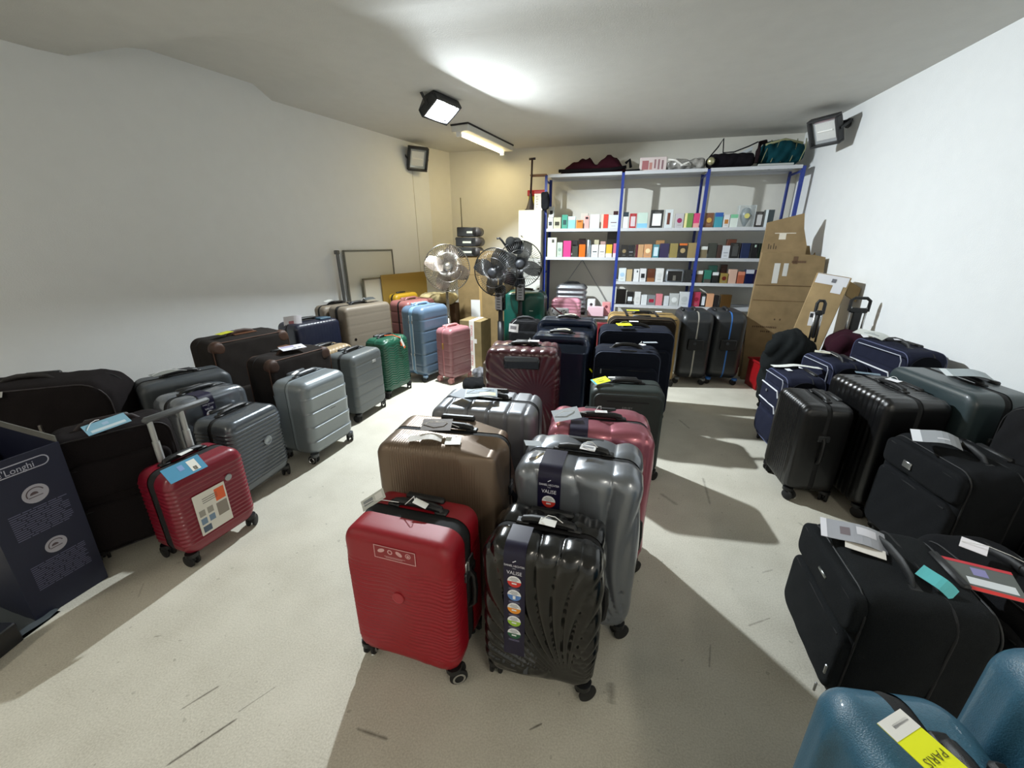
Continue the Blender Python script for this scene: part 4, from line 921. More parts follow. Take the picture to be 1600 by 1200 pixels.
t = hard_case('film-wrapped chrome silver suitcase with dark printed band behind the ribbed grey cabin case', (-2.25, 1.66), 82, .37, .24, .565, '7c828a', p_fan(.5, -.6, 22, .009, .03), 'fan', .2, metal=.6, coat=.8, amp=.009, bump=.05, side=False, lock=False)
valise_band(t, -.045, .12, .25, 0, .565, .07, .009, 3, 1.0)
t = hard_case('charcoal suitcase with a big grey tag behind the chrome silver case', (-2.53, 1.79), 64, .45, .25, .60, '3b4044', None, 's', .45, coat=.1, side=False, lock=False)
paper(t, (-.08, -.02, .635), .14, .05, (6, 0, 20), '7a7d78', name='grey_tag', string=(.03, 0, .62))
# small red with raised trolley handle
t = hard_case('dark red ribbed cabin suitcase with its trolley handle pulled up', (-1.785, 1.195), 84, .33, .215, .455, '7a1226', p_h(.020, .004, .04), 'h', .35, coat=.35, amp=.004, bt=.045, badge=(.07, .335, .016, 0, '9a9c9e'), lock=False, side=False, grp=False, hub=None)
for s in (-1, 1):
    b = MB(); b.cyl((s * .062, .078, .44), (s * .062, .078, .55), .0135, 14); b.cyl((s * .062, .078, .55), (s * .062, .078, .645), .0105, 14); b.build('trolley_tube', mat('b8bcbc', .4, metal=.4), t, 'auto')
b = MB(); b.bbox(-.085, .19, .063, .093, .64, .668, .010); b.build('trolley_grip', plast('55585a', .5), t, 'auto')
o = paper(t, (-.075, -.09, .458), .14, .075, (38, -4, -8), '4d94b8', [(.62, .85, .12, .85, 'e8e8e0'), (.68, .78, .15, .4, '6a6450'), (.36, .50, .45, .8, '7f9fd0')], name='blue_tag')
paper(t, (-.0, .02, .478), .055, .03, (4, 0, 8), 'e4e6e2', name='small_tag')
b = MB(); b.box(-.095, .045, -.1135, -.1120, .13, .33); st = b.build('sticker', mat('dcd9cf', .5), t)
for (x0, x1, z0, z1, c) in ((-.005, .038, .255, .315, 'e0602c'), (-.085, -.06, .22, .25, '9a968c'), (-.05, -.025, .22, .25, '9a968c'), (-.085, -.06, .18, .21, '7088a0'), (-.05, -.025, .18, .21, '7088a0'), (-.085, -.05, .14, .17, '48586c'), (-.01, .038, .18, .245, '8a8278')):
    b = MB(); b.box(x0, x1, -.1142, -.1136, z0, z1); b.build('sticker_picture', mat(c, .5), st)
b = MB()
for k in range(3): b.box(-.06, .005, -.1142, -.1136, .296 - k * .010, .300 - k * .010)
b.build('small_print', mat('8a8880', .5), st)
# soft cases against the left wall
t = soft_case('brown leather trimmed soft suitcase right behind the light silver cabin case', (-2.215, 2.33), 78, .50, .27, .625, '2f2a28', ((.05, .5, .9),), pipe='553727', corners='3a2418', trim='3a261c', logo=None)
paper(t, (-.01, -.05, .665), .16, .085, (8, 0, -14), 'c9c9cf', [(.05, .6, .6, .95, '9a94b0'), (.5, .62, .25, .45, '8a8690'), (.7, .82, .25, .45, '8a8690')], name='white_purple_tag')
b = MB(); b.box(-.035, .035, -.08, .08, .655, .662); b.build('leather_handle_wrap', mat('5b3a26', .45), t)
t = soft_case('large brown leather trimmed soft suitcase by the left wall, taller of the brown pair', (-2.66, 2.37), 76, .56, .32, .72, '36312e', ((.05, .5, .9),), pipe='553727', corners='402819', trim='3a261c')
paper(t, (-.12, -.02, .755), .12, .05, (4, 0, 22), 'b9b82c', name='yellow_tag'); b = MB(); b.box(-.06, .10, -.03, .03, .727, .733); b.build('leather_patch', mat('6b4630', .45), t)
t = hard_case('navy blue hard suitcase with a white label on its top corner by the left wall', (-2.67, 3.09), 74, .45, .28, .70, '14182c', p_v(.03, .001), 'v', .4, coat=.3, side=False, lock=False)
paper(t, (-.17, -.03, .708), .16, .11, (70, -6, -60), 'd8d6dc', [(.3, .6, .3, .6, 'a86a70')], name='white_label', bend=.01)
b = MB(); b.bbox(.05, .16, -.10, -.02, .70, .715, .004); b.build('blue_tag', mat('2c4a5c', .5), t)
TP = '7a7062'
t = hard_case('large taupe suitcase with a black luggage tag, front of the taupe pair', (-2.47, 3.60), 72, .56, .27, .785, TP, p_hg(8, .003, .004), 'g', .48, side=False, lock=False, bt=.04, Rr=.05, r=.035, badge=(-.20, .47, .014, 0, '2a2622'))
paper(t, (.10, -.03, .825), .12, .05, (20, 0, -6), '3c4040', name='black_tag', bend=.004, string=(.02, 0, .81))
t = hard_case('large taupe suitcase with a pale slip on top, rear of the taupe pair', (-2.728, 3.60), 75, .46, .165, .775, TP, p_hg(8, .003, .004), 'g', .48, side=False, lock=False, Rr=.05, r=.035)
paper(t, (-.09, -.0, .812), .13, .05, (4, 0, 12), 'c9cac6', name='pale_tag', bend=.01)
t = soft_case('huge black soft suitcase against the left wall', (-2.93, 1.32), 36, .74, .32, .68, '241f20', ((.05, .55, .9),), pipe='2c2628', trim='1a1617', bulge=.02, wob=.004, Rr=.12, r=.05, logo=(.12, .60, .06, .012, '8a8684'))
paper(t, (-.05, -.15, .66), .05, .03, (50, 0, 4), 'a8a8a4', name='small_tag')
b = MB(); b.bbox(.085, .10, -.212, -.2, .46, .50, .003); b.build('emblem', mat('7a7674', .3, metal=.8), t)
t = soft_case('dark soft suitcase with a blue tag between the red cabin case and navy carton', (-2.13, 1.145), 60, .40, .24, .60, '252021', ((.05, .45, .9), (.50, .80, .86)), pipe='1c1819', trim='2a2022', bulge=.012, wob=.003)
paper(t, (.0, -.10, .635), .14, .08, (16, -6, 12), '7ca8bc', [(.1, .9, .12, .35, 'c2d0d6'), (.42, .56, .5, .75, '9ab4cc')], name='blue_tag', string=(-.02, 0, .63))
# appliance cartons in the left corner
t = thing('appliance_carton', 'tall navy blue appliance carton with white pictures and text', 'carton', (-2.24, .795, .016), -2); t.rotation_euler = (0, R(4), R(-2))
CB = mat('0e142c', .55)
b = MB(); b.box(-.22, .22, -.115, -.109, 0, .66); b.box(-.22, .22, .109, .115, 0, .66); b.box(-.22, -.214, -.109, .109, 0, .66); b.box(.214, .22, -.109, .109, 0, .66); b.box(-.214, .214, -.109, .109, 0, .02); b.build('carton', CB, t)
b = MB(); b.box(-.20, .20, -.10, .10, .02, .50); b.build('dark_contents', mat('0c0c0e', .8), t)
MX = lambda y, z, r=0: Matrix.Translation((.2208, y, z)) @ Matrix.Rotation(R(90), 4, 'Z') @ Matrix.Rotation(R(90), 4, 'X') @ Matrix.Rotation(R(r), 4, 'Z')
b = MB(); rect(b, MX(-.03, .615), -.085, .085, -.0205, .0205, 0); disc(b, MX(.055, .615), .0205, -90, 90); rect(b, MX(-.03, .615) @ Matrix.Translation((0, 0, .0004)), -.085, .085, -.0165, .0165, 1); disc(b, MX(.055, .615) @ Matrix.Translation((0, 0, .0004)), .0165, -90, 90, mi=1)
o = b.build('logo_panel', [mat('a8a8b4', .5), CB], t)
b = MB(); add_text(b, "De'Longhi", .034, MX(-.025, .612) @ Matrix.Translation((0, 0, .0009)), sx=.85); b.build('lettering', mat('a8a8b4', .5), o)
for zc, rr in ((.50, .036), (.27, .032)):
    b = MB(); disc(b, MX(.01, zc), rr, n=28); o = b.build('round_picture', mat('9c9aa2', .6), t)
    b = MB(); disc(b, MX(.01, zc) @ Matrix.Translation((0, 0, .0005)), rr * .72, 20, 200, r0=rr * .62); rect(b, MX(.01, zc) @ Matrix.Translation((0, -rr * .3, .0005)), -rr * .6, rr * .5, -.0015, .0015); disc(b, MX(.01, zc) @ Matrix.Translation((-rr * .1, -.002, .0005)), rr * .32, 0, 180); b.build('line_drawing', mat('4a3c40', .6), o)
    b = MB(); random.seed(int(zc * 100))
    for k in range(13):
        zz = zc - rr - .016 - k * .0085
        x = -.085
        while x < .06:
            w_ = random.uniform(.015, .05); rect(b, MX(.01, zz), x, min(x + w_, .075), -.0016, .0016); x += w_ + .004
    b.build('small_print', mat('5c5c74', .6), t)
b = MB(); b.box(-.215, .215, .110, .114, .66, .685); b.build('open_flap', card('6a6a66'), t)
t = thing('appliance_carton', 'low dark navy carton lying at the left edge of the floor', 'carton', (-2.18, .40, 0), 14)
b = MB(); b.bbox(-.25, .25, -.2, .16, 0, .085, .004); b.build('carton', mat('10131c', .25, coat=.5), t)
b = MB(); b.box(-.2, .05, -.1, .12, .0852, .0858); o = b.build('printed_picture', mat('2c343c', .3), t)
b = MB(); b.box(-.02, .16, .06, .12, .0853, .0862); b.build('printed_picture', mat('4c5a64', .3), t)
t = thing('plastic_sheet', 'grey folded plastic sheet on the floor under the navy cartons', 'sheet', (-2.22, .64, .0), 8)
b = MB(); v = []; f = []
for i in range(9):
    for j in range(5): v.append((-.25 + .06 * i, -.08 + .035 * j, .003 + .012 * abs(math.sin(i * 1.3 + j * .8))))
for i in range(8):
    for j in range(4): a = i * 5 + j; f.append((a, a + 5, a + 6, a + 1))
n = len(v); v += [(x, y, 0) for x, y, z in v]; f += [tuple(q + n for q in k[::-1]) for k in f]
b.add(v, f); b.build('sheet', mat('4b5256', .35), t, True)

# ---------------------------------------------------------------- right rows
t = hard_case('black vertically ribbed cabin suitcase at the left of the black cases on the right', (1.125, 2.40), -88, .34, .235, .565, '0b0b0c', p_v(.022, .0035), 'v', .34, coat=.2, amp=.004, side=True, lock=True)
t = hard_case('glossy black suitcase with a flat ribbed top behind the ribbed black cabin case', (1.425, 2.385), -84, .47, .285, .655, '0c0c0d', p_v(.035, .003), 'v', .3, coat=.3, amp=.003, side=True)
paper(t, (.0, .02, .69), .06, .035, (4, 0, 20), 'e8e8ec', name='small_tag', string=(.0, .05, .68)); paper(t, (-.17, .01, .672), .11, .03, (4, 0, 70), '6a7e8c', name='grey_tag')
NB = '272b40'
STR1 = (([(-.38, .80), (.34, .80), (.40, .72)], .005, 'd6d8de'), ([(-.38, .58), (.34, .58), (.40, .50)], .005, 'd6d8de'), ([(.43, .97), (.465, .93), (.467, .66)], .003, 'a8acb8'), ([(-.3, .965), (.43, .97)], .003, 'a8acb8'))
for i, (lab, loc, W, D, H, rz) in enumerate((('small navy suitcase with white stripes and a white paper belt', (1.215, 2.93), .33, .25, .545, -86), ('middle sized navy suitcase with white stripes and a small beige tag', (1.52, 3.15), .38, .24, .605, -84), ('largest navy suitcase with white stripes by the right wall', (1.765, 3.01 + .12), .50, .24, .745, -84))):
    if i == 2: loc = (1.795, 3.04)
    t = soft_case(lab, loc, rz, W, D, H, NB, ((.08, .44, .84), (.48, .84, .84)), side_panel='10131c', stripes=STR1, feet='two', bulge=.008, pipe='4a5070', handle=i != 0, group=None)
    b = MB(); b.lathe([(.009, 0), (.009, .003)], 12, (-.02, -D / 2 - .012, .07 + H * .62), (0, -1, 0)); b.build('emblem', mat('a8acb4', .3, metal=.7), t)
    if i == 0:
        b = MB(); n = 10; v = []
        for k in range(n + 1):
            x = -.175 + .35 * k / n; z = H + .012 + .010 * math.sin(k / n * math.pi)
            v += [(-.03 + .012 * math.sin(k * .9), -.0 + (k / n - .5) * .34 * 0 - .10 + k / n * .30, z), (.03 + .012 * math.sin(k * .9), -.10 + k / n * .30, z + .002)]
        v2 = [(x - .1, y, z) for x, y, z in v]
        f = [(2 * k, 2 * k + 1, 2 * k + 3, 2 * k + 2) for k in range(n)]; m_ = len(v2)
        b.add(v2 + [(x, y, z - .0015) for x, y, z in v2], f + [tuple(q + m_ for q in g[::-1]) for g in f]); b.build('paper_belt', mat('dfe1dc', .6), t)
        paper(t, (-.02, -.03, H + .012), .05, .03, (4, 0, 0), 'd8dade', name='white_label')
    if i == 1: paper(t, (-.05, -.05, H + .03), .09, .045, (6, 0, 60), 'c9c6b4', [(.35, .5, .4, .6, '8a8678')], string=(.06, 0, H + .02), name='beige_tag')
    if i == 2: paper(t, (-.16, -.06, H + .03), .17, .10, (10, 8, 38), 'c9ccc6', [(.3, .8, .3, .45, '9aa0a0'), (.35, .6, .55, .65, '9aa0a0')], name='large_paper_tag', bend=.008); paper(t, (.02, .0, H + .035), .07, .03, (4, 0, 70), 'e0e0e6', name='small_tag')
t = hard_case('dark slate green suitcase with a grey paper on top by the right wall', (1.72, 2.39), -84, .52, .28, .715, '2c393c', None, 's', .42, coat=.3, Rr=.06, r=.03, side=True, bt=.03)
paper(t, (.03, -.01, .75), .17, .10, (6, 0, 70), '9aa3a6', [(.0, .15, 0, 1, 'd0d6d8')], name='grey_paper_tag', bend=.012)
t = soft_case('black soft suitcase with a silver buckle and curled white tag in the right block', (1.475, 1.905), -84, .42, .29, .535, '1d1f22', ((.05, .68, .94), (.70, .95, .94)), trim='101112', logo=(-.1, .80, .045, .03, 'c8ccce'), bulge=.006, wob=.003, Rr=.06, r=.04)
paper(t, (-.02, -.10, .575), .15, .10, (10, 0, 62), '93969a', [(.0, .2, 0, 1, 'd8dade'), (.5, .75, .3, .4, 'c8c8cc')], name='white_tag', bend=.016)
t = soft_case('tall black-brown soft suitcase with a steel clasp against the right wall', (1.765, 1.84), -86, .46, .21, .735, '232325', ((.06, .5, .9),), trim='161617', logo=(.02, .72, .05, .035, 'b8b4a4'), bulge=.015, wob=.004, Rr=.10, r=.05)
t = soft_case('black soft cabin case with paper tags at the front of the right block', (.90, 1.24), -92, .40, .34, .435, '212426', ((.04, .62, .95), (.64, .96, .95)), trim='161819', logo=(.05, .82, .05, .010, '8a8e8c'), bulge=.006, wob=.002, Rr=.07, r=.04, pulls=((.44, .30), (.40, .05)))
paper(t, (-.08, -.075, .452), .17, .09, (10, 0, 74), '97999f', [(.0, .1, 0, 1, 'd4d4da'), (.55, .85, .45, .85, 'c8c8ce'), (.3, .45, .3, .7, '6e6468')], name='grey_tag', bend=.012)
paper(t, (-.02, -.065, .448), .10, .04, (6, 0, 70), 'd8d4cc', name='pale_card')
paper(t, (.09, .055, .455), .085, .045, (20, 20, 48), '5fc0c6', name='turquoise_tag', bend=.008)
b = MB(); b.lathe([(.009, 0), (.009, .004)], 10, (.13, .03, .418)); b.lathe([(.009, 0), (.009, .004)], 10, (-.15, .06, .418)); b.build('rivet', CHR, t)
t = soft_case('black soft case with a red edged grey tag behind the front cabin case', (1.265, 1.31), -82, .46, .26, .40, '1c1d20', ((.06, .8, .88),), trim='121214', bulge=.02, wob=.004, Rr=.09, r=.06)
paper(t, (.06, -.155, .43), .155, .105, (12, 0, 70), '5f6462', [(0, 1, 0, .13, 'd0342f'), (0, 1, .9, 1, 'c83a44'), (.38, .60, .55, .82, '8a88b8'), (.25, .92, .2, .45, 'd4dade')], name='red_grey_tag')
paper(t, (-.06, -.08, .45), .06, .05, (12, 0, 45), 'e2dee2', name='white_tag', string=(.03, .06, .43))
paper(t, (.12, .10, .44), .14, .03, (12, 0, 70), '8e9496', name='crumpled_film', bend=.01)
t = soft_case('slumped black bag at the right edge beyond the red edged tag', (1.68, 1.36), -70, .40, .28, .46, '1d2023', (), trim='121214', bulge=.03, wob=.010, Rr=.12, r=.08, feet=None, handle=False, name='travel_bag', cat='bag')
# teal pair at the bottom right
def p_ridge(x, z, W, H, wy, nx, nz, t): return .012 * np.exp(-((np.abs(x) - W * .30) / .02) ** 2) * (wy > .2) * np.clip((H / 2 - z) / .08, 0, 1)
TE = mat('335d72', .42, coat=.4, bump=.5, bscale=420, var=.12, kind='f')
t = hard_case('smaller teal blue hard suitcase with a yellow and white tag, bottom right corner', (.565, .49), -84, .40, .22, .588, '2c6480', p_ridge, 'g', matc=TE, bt=.032, Rr=.07, r=.05, side=False, lock=False)
paper(t, (-.002, -.02, .632), .20, .055, (6, 0, 27), 'e3ea1a', [(0, .14, 0, 1, 'dcdcd8'), (.05, .08, .3, .9, 'a0a0a8')], name='yellow_tag', text=(('PARIS', .30, .5, .017, -90, '5a5c18'), ('DELSEY', .55, .5, .015, -90, '5a5c18')))
t = hard_case('larger teal blue hard suitcase at the right edge behind the smaller teal one', (.848, .505), -84, .46, .28, .725, '2c6480', p_ridge, 'g', matc=TE, bt=.03, Rr=.08, r=.06, side=False, lock=False)
# ---------------------------------------------------------------- bags and clutter at the back
def blob(name, lab, cat, loc, rz, W, D, H, col, bulge=.02, wob=.015, Rr=None, r=None, m=None, tilt=None):
    t = thing(name, lab, cat, loc, rz)
    if tilt: t.rotation_euler = (R(tilt[0]), R(tilt[1]), R(rz))
    rr = r or min(W, D, H) * .38
    Q, F = shell(W, H, D, Rr or min(W, H) * .42, min(rr, D * .45), None, 22, 18, 10, closed=True, bulge=bulge, wob=wob)
    shell_obj('body', Q, F, m or fabric(col), t, (0, D / 2, 0)); return t
# top of the shelving
t = thing('duffel_bag', 'dark burgundy duffel bag with two humps on the top shelf', 'bag', (-.34, 5.42, 2.126), 0)
b = MB(); n = 36; v = []; m_ = 16
prof = lambda u: .5 * float(np.interp(u, (0, .1, .33, .45, .5, .55, .61, .68, .77, .87, 1), (.06, .10, .165, .175, .13, .10, .14, .195, .19, .14, .10)))
for i in range(n + 1):
    u = i / n; hh = prof(u) * min(1, .25 + 5 * min(u, 1 - u)) ; x = -.41 + .80 * u
    for k in range(m_):
        a = 2 * math.pi * k / m_; v.append((x, -.13 * math.cos(a) * min(1, .4 + 5 * min(u, 1 - u)), max(0, hh * (1 + math.sin(a)) * (1 + .07 * math.sin(x * 60 + a * 3)))))
f = [(i * m_ + k, i * m_ + (k + 1) % m_, (i + 1) * m_ + (k + 1) % m_, (i + 1) * m_ + k) for i in range(n) for k in range(m_)] + [tuple(range(m_))[::-1], tuple(n * m_ + k for k in range(m_))]
b.add(v, f); b.build('body', fabric('3c0f1c'), t, True)
b = MB(); b.tube([(-.40, -.13, .035), (-.1, -.142, .03), (.2, -.142, .028), (.37, -.13, .05)], .018, 8); b.build('dark_trim', fabric('161216'), t, True)
b = MB(); b.tube([(.36, -.06, .10), (.40, -.08, .13), (.42, -.08, .05)], .016, 8); b.tube([(.38, -.1, .014), (.52, -.13, .012)], .014, 8); b.build('strap', fabric('141416'), t, True)
t = thing('printed_packet', 'pink and white printed packet in film on the top shelf', 'packet', (.33, 5.36, 2.126), 2)
b = MB(); b.bbox(-.155, .135, -.03, .03, 0, .145, .004); b.build('packet', mat('d8cac8', .2, coat=.6), t)
for (x0, x1, z0, z1, c) in ((-.13, -.06, .02, .11, 'a86a6e'), (-.05, -.02, .02, .09, 'b8847c'), (.0, .02, .03, .12, '9a7478'), (.04, .06, .02, .12, '9a7478'), (.08, .1, .02, .11, '8a6a70')):
    b = MB(); b.box(x0, x1, -.0315, -.0302, z0, z1); b.build('printed_patch', mat(c, .4), t)
t = blob('plastic_bag', 'crumpled grey plastic bag between the pink packet and the black handbag', 'bag', (.67, 5.42, 2.138), 0, .40, .2, .10, '6e6e6c', .004, .012, m=mat('8d8b86', .22, coat=.5, var=.5, kind='f', bscale=30))
b = MB(); b.tube([(-.19, -.09, .1), (-.12, -.11, .09), (-.05, -.12, .04), (.05, -.12, .03), (.02, -.115, .06), (-.06, -.12, .03)], .012, 6); b.build('cable_coil', mat('d8d6d0', .3), t, True)
t = blob('handbag', 'black handbag lying with its strap loop upright on the top shelf', 'bag', (1.12, 5.38, 2.136), 3, .46, .22, .13, '17131a', .01, .006)
b = MB(); b.tube([(-.23, -.06, .10), (-.15, -.04, .20), (-.10, -.02, .285), (-.085, -.02, .15), (.02, -.03, .15), (.16, -.03, .20), (.24, -.05, .235)], .007, 6); b.build('strap', fabric('1c1a22'), t, True)
b = MB(); b.tube([(.235, -.1, .03), (.245, -.08, .14), (.26, -.06, .22), (.32, -.04, .235)], [.02, .025, .025, .02], 8); b.build('side_flap', fabric('2a1c20'), t, True)
b = MB(); b.lathe([(.03, 0), (.04, .01), (.03, .03)], 16, (-.215, -.115, .055), (-.4, -1, 0)); b.build('metal_ring', mat('b8b490', .3, metal=.7), t, True)
t = thing('white_cloth', 'white and grey cloth panel between the handbag and its strap', 'cloth', (1.20, 5.44, 2.24), 0)
b = MB(); v = [(-.2, 0, -.08), (.14, .0, -.09), (.14, 0, .11), (-.02, 0, .03), (-.2, 0, -.02)]; b.add(v + [(x, .03, z) for x, y, z in v], [(0, 1, 2, 3, 4), (9, 8, 7, 6, 5)] + [(i, i + 5, (i + 1) % 5 + 5, (i + 1) % 5) for i in range(5)]); b.build('cloth', mat('c9d0d4', .7), t)
t = blob('teal_bundle', 'teal rolled sleeping bag with a mesh cover at the right end of the top shelf', 'bundle', (1.615, 5.44, 2.138), 0, .42, .26, .24, '0d4a55', .02, .014, Rr=.11, r=.11)
b = MB()
for k in range(5): b.tube([(-.2 + .09 * k, -.13, .03), (-.17 + .09 * k, -.135, .14), (-.12 + .08 * k, -.08, .245)], .005, 5)
b.tube([(-.18, -.1, .2), (0, -.09, .245), (.17, -.1, .20)], .012, 6); b.build('mesh_cover', mat('8d8f6a', .6), t, True)
b = MB(); b.bbox(-.22, .12, -.12, .1, 0, .02, .005); b.build('pale_wrap', mat('c8ccc8', .5), t)
# below the left bay
t = hard_case('small silver horizontally ribbed suitcase on the low left shelf', (-.53, 5.40, .476), 0, .37, .2, .385, '85878a', p_h(.06, .012, .02), 'h', .28, metal=.6, coat=.3, amp=.010, wh=.012, side=False, lock=False, grp=False, name='hard_suitcase')
t = hard_case('pink beauty case in front of the small silver suitcase', (-.56, 5.10, .36), 0, .36, .16, .36, 'cf8fa2', p_h(.04, .005, .02), 'h', .2, coat=.7, amp=.005, wh=.010, side=False, lock=False, grp=False, handle=False, name='beauty_case', cat='case')
t = thing('storage_box', 'brown carton carrying the pink beauty case, mostly hidden behind navy cases', 'box', (-.56, 5.13, 0))
b = MB(); b.bbox(-.22, .22, -.13, .15, 0, .36, .004); b.build('carton', card('6a5230'), t)
t = thing('patterned_bag', 'black and white patterned bag with a dark red strap beside the pink beauty case', 'bag', (-.65, 4.93, .341))
b = MB(); b.bbox(-.11, .14, -.04, .04, 0, .27, .012); b.build('body', mat('b0b0b4', .6), t, 'auto')
b = MB(); random.seed(3)
for k in range(26):
    x, z = random.uniform(-.10, .12), random.uniform(.03, .25); Mx = XZ(x, -.0405, z, random.uniform(0, 180)); rect(b, Mx, -.014, .014, -.004, .004)
b.build('printed_pattern', mat('1c1c24', .6), t)
b = MB(); b.tube([(-.06, -.045, .30), (.03, -.05, .23), (.15, -.05, .15)], .014, 6, flat=.5); b.build('strap', mat('5a1024', .5), t)
t = thing('carton_stand', 'plain carton stack holding the patterned bag, hidden behind the navy cases', 'box', (-.65, 4.92, 0)); b = MB(); b.bbox(-.12, .15, -.06, .06, 0, .34, .003); b.build('carton', card('5c4a30'), t)
for (x0, x1, z, h, y, col, lab, ac) in ((-.315, -.215, .4775, .20, 5.36, 'dcdfde', 'white carton with a dark crest beside the small silver suitcase', '3a3036'), (-.125, -.02, .4775, .17, 5.34, 'e29a9a', 'pink carton with a dark crest left of the second blue post', '7a3a44'), (-.30, -.10, .4775, .12, 5.26, 'eac6d0', 'pale pink flat gift box on the low left shelf', None), (-.33, -.02, .0, .44, 5.0, '7a2028', 'dark red crate under the pale pink gift box', None)):
    t = thing('gift_box', lab, 'box', ((x0 + x1) / 2, y, z), 0, None); w = (x1 - x0) / 2
    b = MB(); b.bbox(-w, w, -.04, .05, 0, h, .006); b.build('carton', mat(col, .35, coat=.3), t)
    if ac: b = MB(); b.lathe([(.018, 0), (.018, .001)], 14, (0, -.0405, h * .68), (0, -1, 0)); b.build('crest', mat(ac, .4), t)
# back left corner: cartons, board, whiteboards
t = thing('large_carton', 'large upright brown carton with a white paper against the back wall', 'carton', (-1.62, 5.07, 0), 0)
b = MB(); b.bbox(-.30, .31, -.17, .35, 0, 1.19, .004); b.build('carton', card('86714d'), t)
b = MB(); b.box(-.28, .31, -.165, -.160, 1.19, 1.27); b.build('flap', card('8c7650'), t)
b = MB(); b.box(-.018, .018, -.1712, -.1702, .1, 1.18); b.build('packing_tape', mat('a88c5c', .3), t)
b = MB(); b.box(-.13, -.01, -.1725, -.1712, .42, .68); b.build('white_paper', mat('dcdcd8', .6), t)
b = MB(); b.box(-.14, .12, -.1715, -.1702, .985, .99); b.build('crease', card('6a5434'), t)
t = thing('taped_carton', 'brown carton sealed with white tape carrying red lettering', 'carton', (-1.475, 4.30, 0), -8)
b = MB(); b.bbox(-.15, .115, -.13, .13, 0, .55, .004); b.build('carton', card('80704e'), t)
b = MB(); b.box(-.03, .03, -.1312, -.1302, .0, .55); b.box(-.06, .06, -.1311, -.1302, .30, .35); b.box(-.03, .03, -.13, .13, .5502, .5512); o = b.build('printed_tape', mat('e0dcd4', .4), t)
for k in range(3): b = MB(); add_text(b, 'FRAGILE', .034, XZ(0, -.1316, .10 + .17 * k, 90)); b.build('lettering', mat('c8242c', .5), o)
for i, (y, w, h, r, z) in enumerate(((4.98, .30, .112, 3, 1.205), (5.0, .31, .112, -2, 1.319), (5.02, .29, .112, 4, 1.433))):
    z += .0; t = thing('electronics_tray', ['lowest dark tray of the stack on the large carton', 'middle dark tray of the stack on the large carton', 'topmost dark tray of the stack on the large carton'][i], 'tray', (-1.77, y, z), r, 'dark trays on the large carton')
    b = MB(); b.bbox(-w / 2, w / 2 - .04, -.1, .12, 0, h - .004, .008); b.build('body', plast('2b2c2c', .4), t, 'auto')
    b = MB(); b.lathe([(h * .47, -.10), (h * .47, .1)], 16, (w / 2 - .05, 0, h * .5), (0, 1, 0)); b.build('rounded_side', plast('3a3634', .5), t, True)
    b = MB(); b.box(-.02 - .04 * (i < 2), .05, -.103, -.1005, h * .35, h * .55); b.build('label', mat('c4c8b4', .5), t)
t = thing('orange_strip', 'orange flat tray under the dark trays', 'tray', (-1.77, 4.95, 1.192)); b = MB(); b.bbox(-.11, .11, -.04, .16, 0, .012, .002); b.build('body', mat('c8603c', .5), t)
t = thing('antenna', 'thin grey antenna rod standing behind the dark trays', 'antenna', (-1.965, 5.25, 0)); b = MB(); b.cyl((0, 0, 0), (0, 0, 1.55), .014, 10); b.cyl((0, 0, 1.55), (-.005, 0, 1.90), .007, 8); b.build('rod', mat('6c6a58', .5), t, True)
b = MB(); b.bbox(-.09, .03, -.03, .0, 1.40, 1.42, .003); b.build('clip', BLK, t)
def framed(name, lab, p0, p1, z0, z1, col, fr, lean=.10):
    t = thing(name, lab, 'board', (p0[0], p0[1], 0)); d = Vector((p1[0] - p0[0], p1[1] - p0[1], 0)); L = d.length; t.rotation_euler = (R(-6 * 0), 0, math.atan2(d.y, d.x))
    Mz = Matrix.Rotation(R(-lean * 57), 4, 'X')
    b = MB(); b.box(0, L, .0, .012, z0, z1, M=Mz); b.build('panel', mat(col, .35), t)
    if fr:
        b = MB(); 
        for (x0, x1, a, c) in ((0, L, z0, z0 + .018), (0, L, z1 - .018, z1), (0, .018, z0, z1), (L - .018, L, z0, z1)): b.bbox(x0, x1, -.008, .014, a, c, .003, M=Mz)
        b.build('frame', mat(fr, .4, metal=.6), t, 'auto')
    return t
framed('whiteboard', 'large whiteboard with a thin metal frame leaning on the left wall', (-2.765, 3.87), (-2.585, 4.56), .25, 1.29, 'cdccc0', '7a7a72', .015)
framed('whiteboard', 'smaller framed whiteboard leaning in front of the large whiteboard', (-2.685, 4.03), (-2.545, 4.58), .2, .99, 'd2cfc0', '8a8878', .01)
t = framed('chipboard_panel', 'ochre yellow board leaning in the back left corner', (-2.60, 4.27), (-2.40, 5.03), .0, 1.01, 'a08444', None, .01)
b = MB(); b.cyl((-.03, -.03, .3), (-.03, -.06, 1.27), .016, 10); b.bbox(-.05, -.01, -.09, -.04, 1.25, 1.29, .006)
t = thing('metal_pole', 'grey metal pole leaning at the left edge of the large whiteboard', 'pole', (-2.755, 3.84, 0)); b.build('pole', mat('6a6c6c', .4, metal=.6), t, 'auto')
t = blob('mottled_cushion', 'brown and cream mottled cushion behind the light blue suitcase', 'cushion', (-2.10, 4.70, .662), 10, .44, .26, .11, 'a89a70', .01, .008, m=mat('a2946c', .8, var=.7, kind='f', bscale=14))
t = thing('carton', 'dark brown carton carrying the mottled cushion', 'carton', (-2.10, 4.72, 0), 10); b = MB(); b.bbox(-.21, .22, -.13, .13, 0, .645, .004); b.build('carton', card('4c3826'), t)
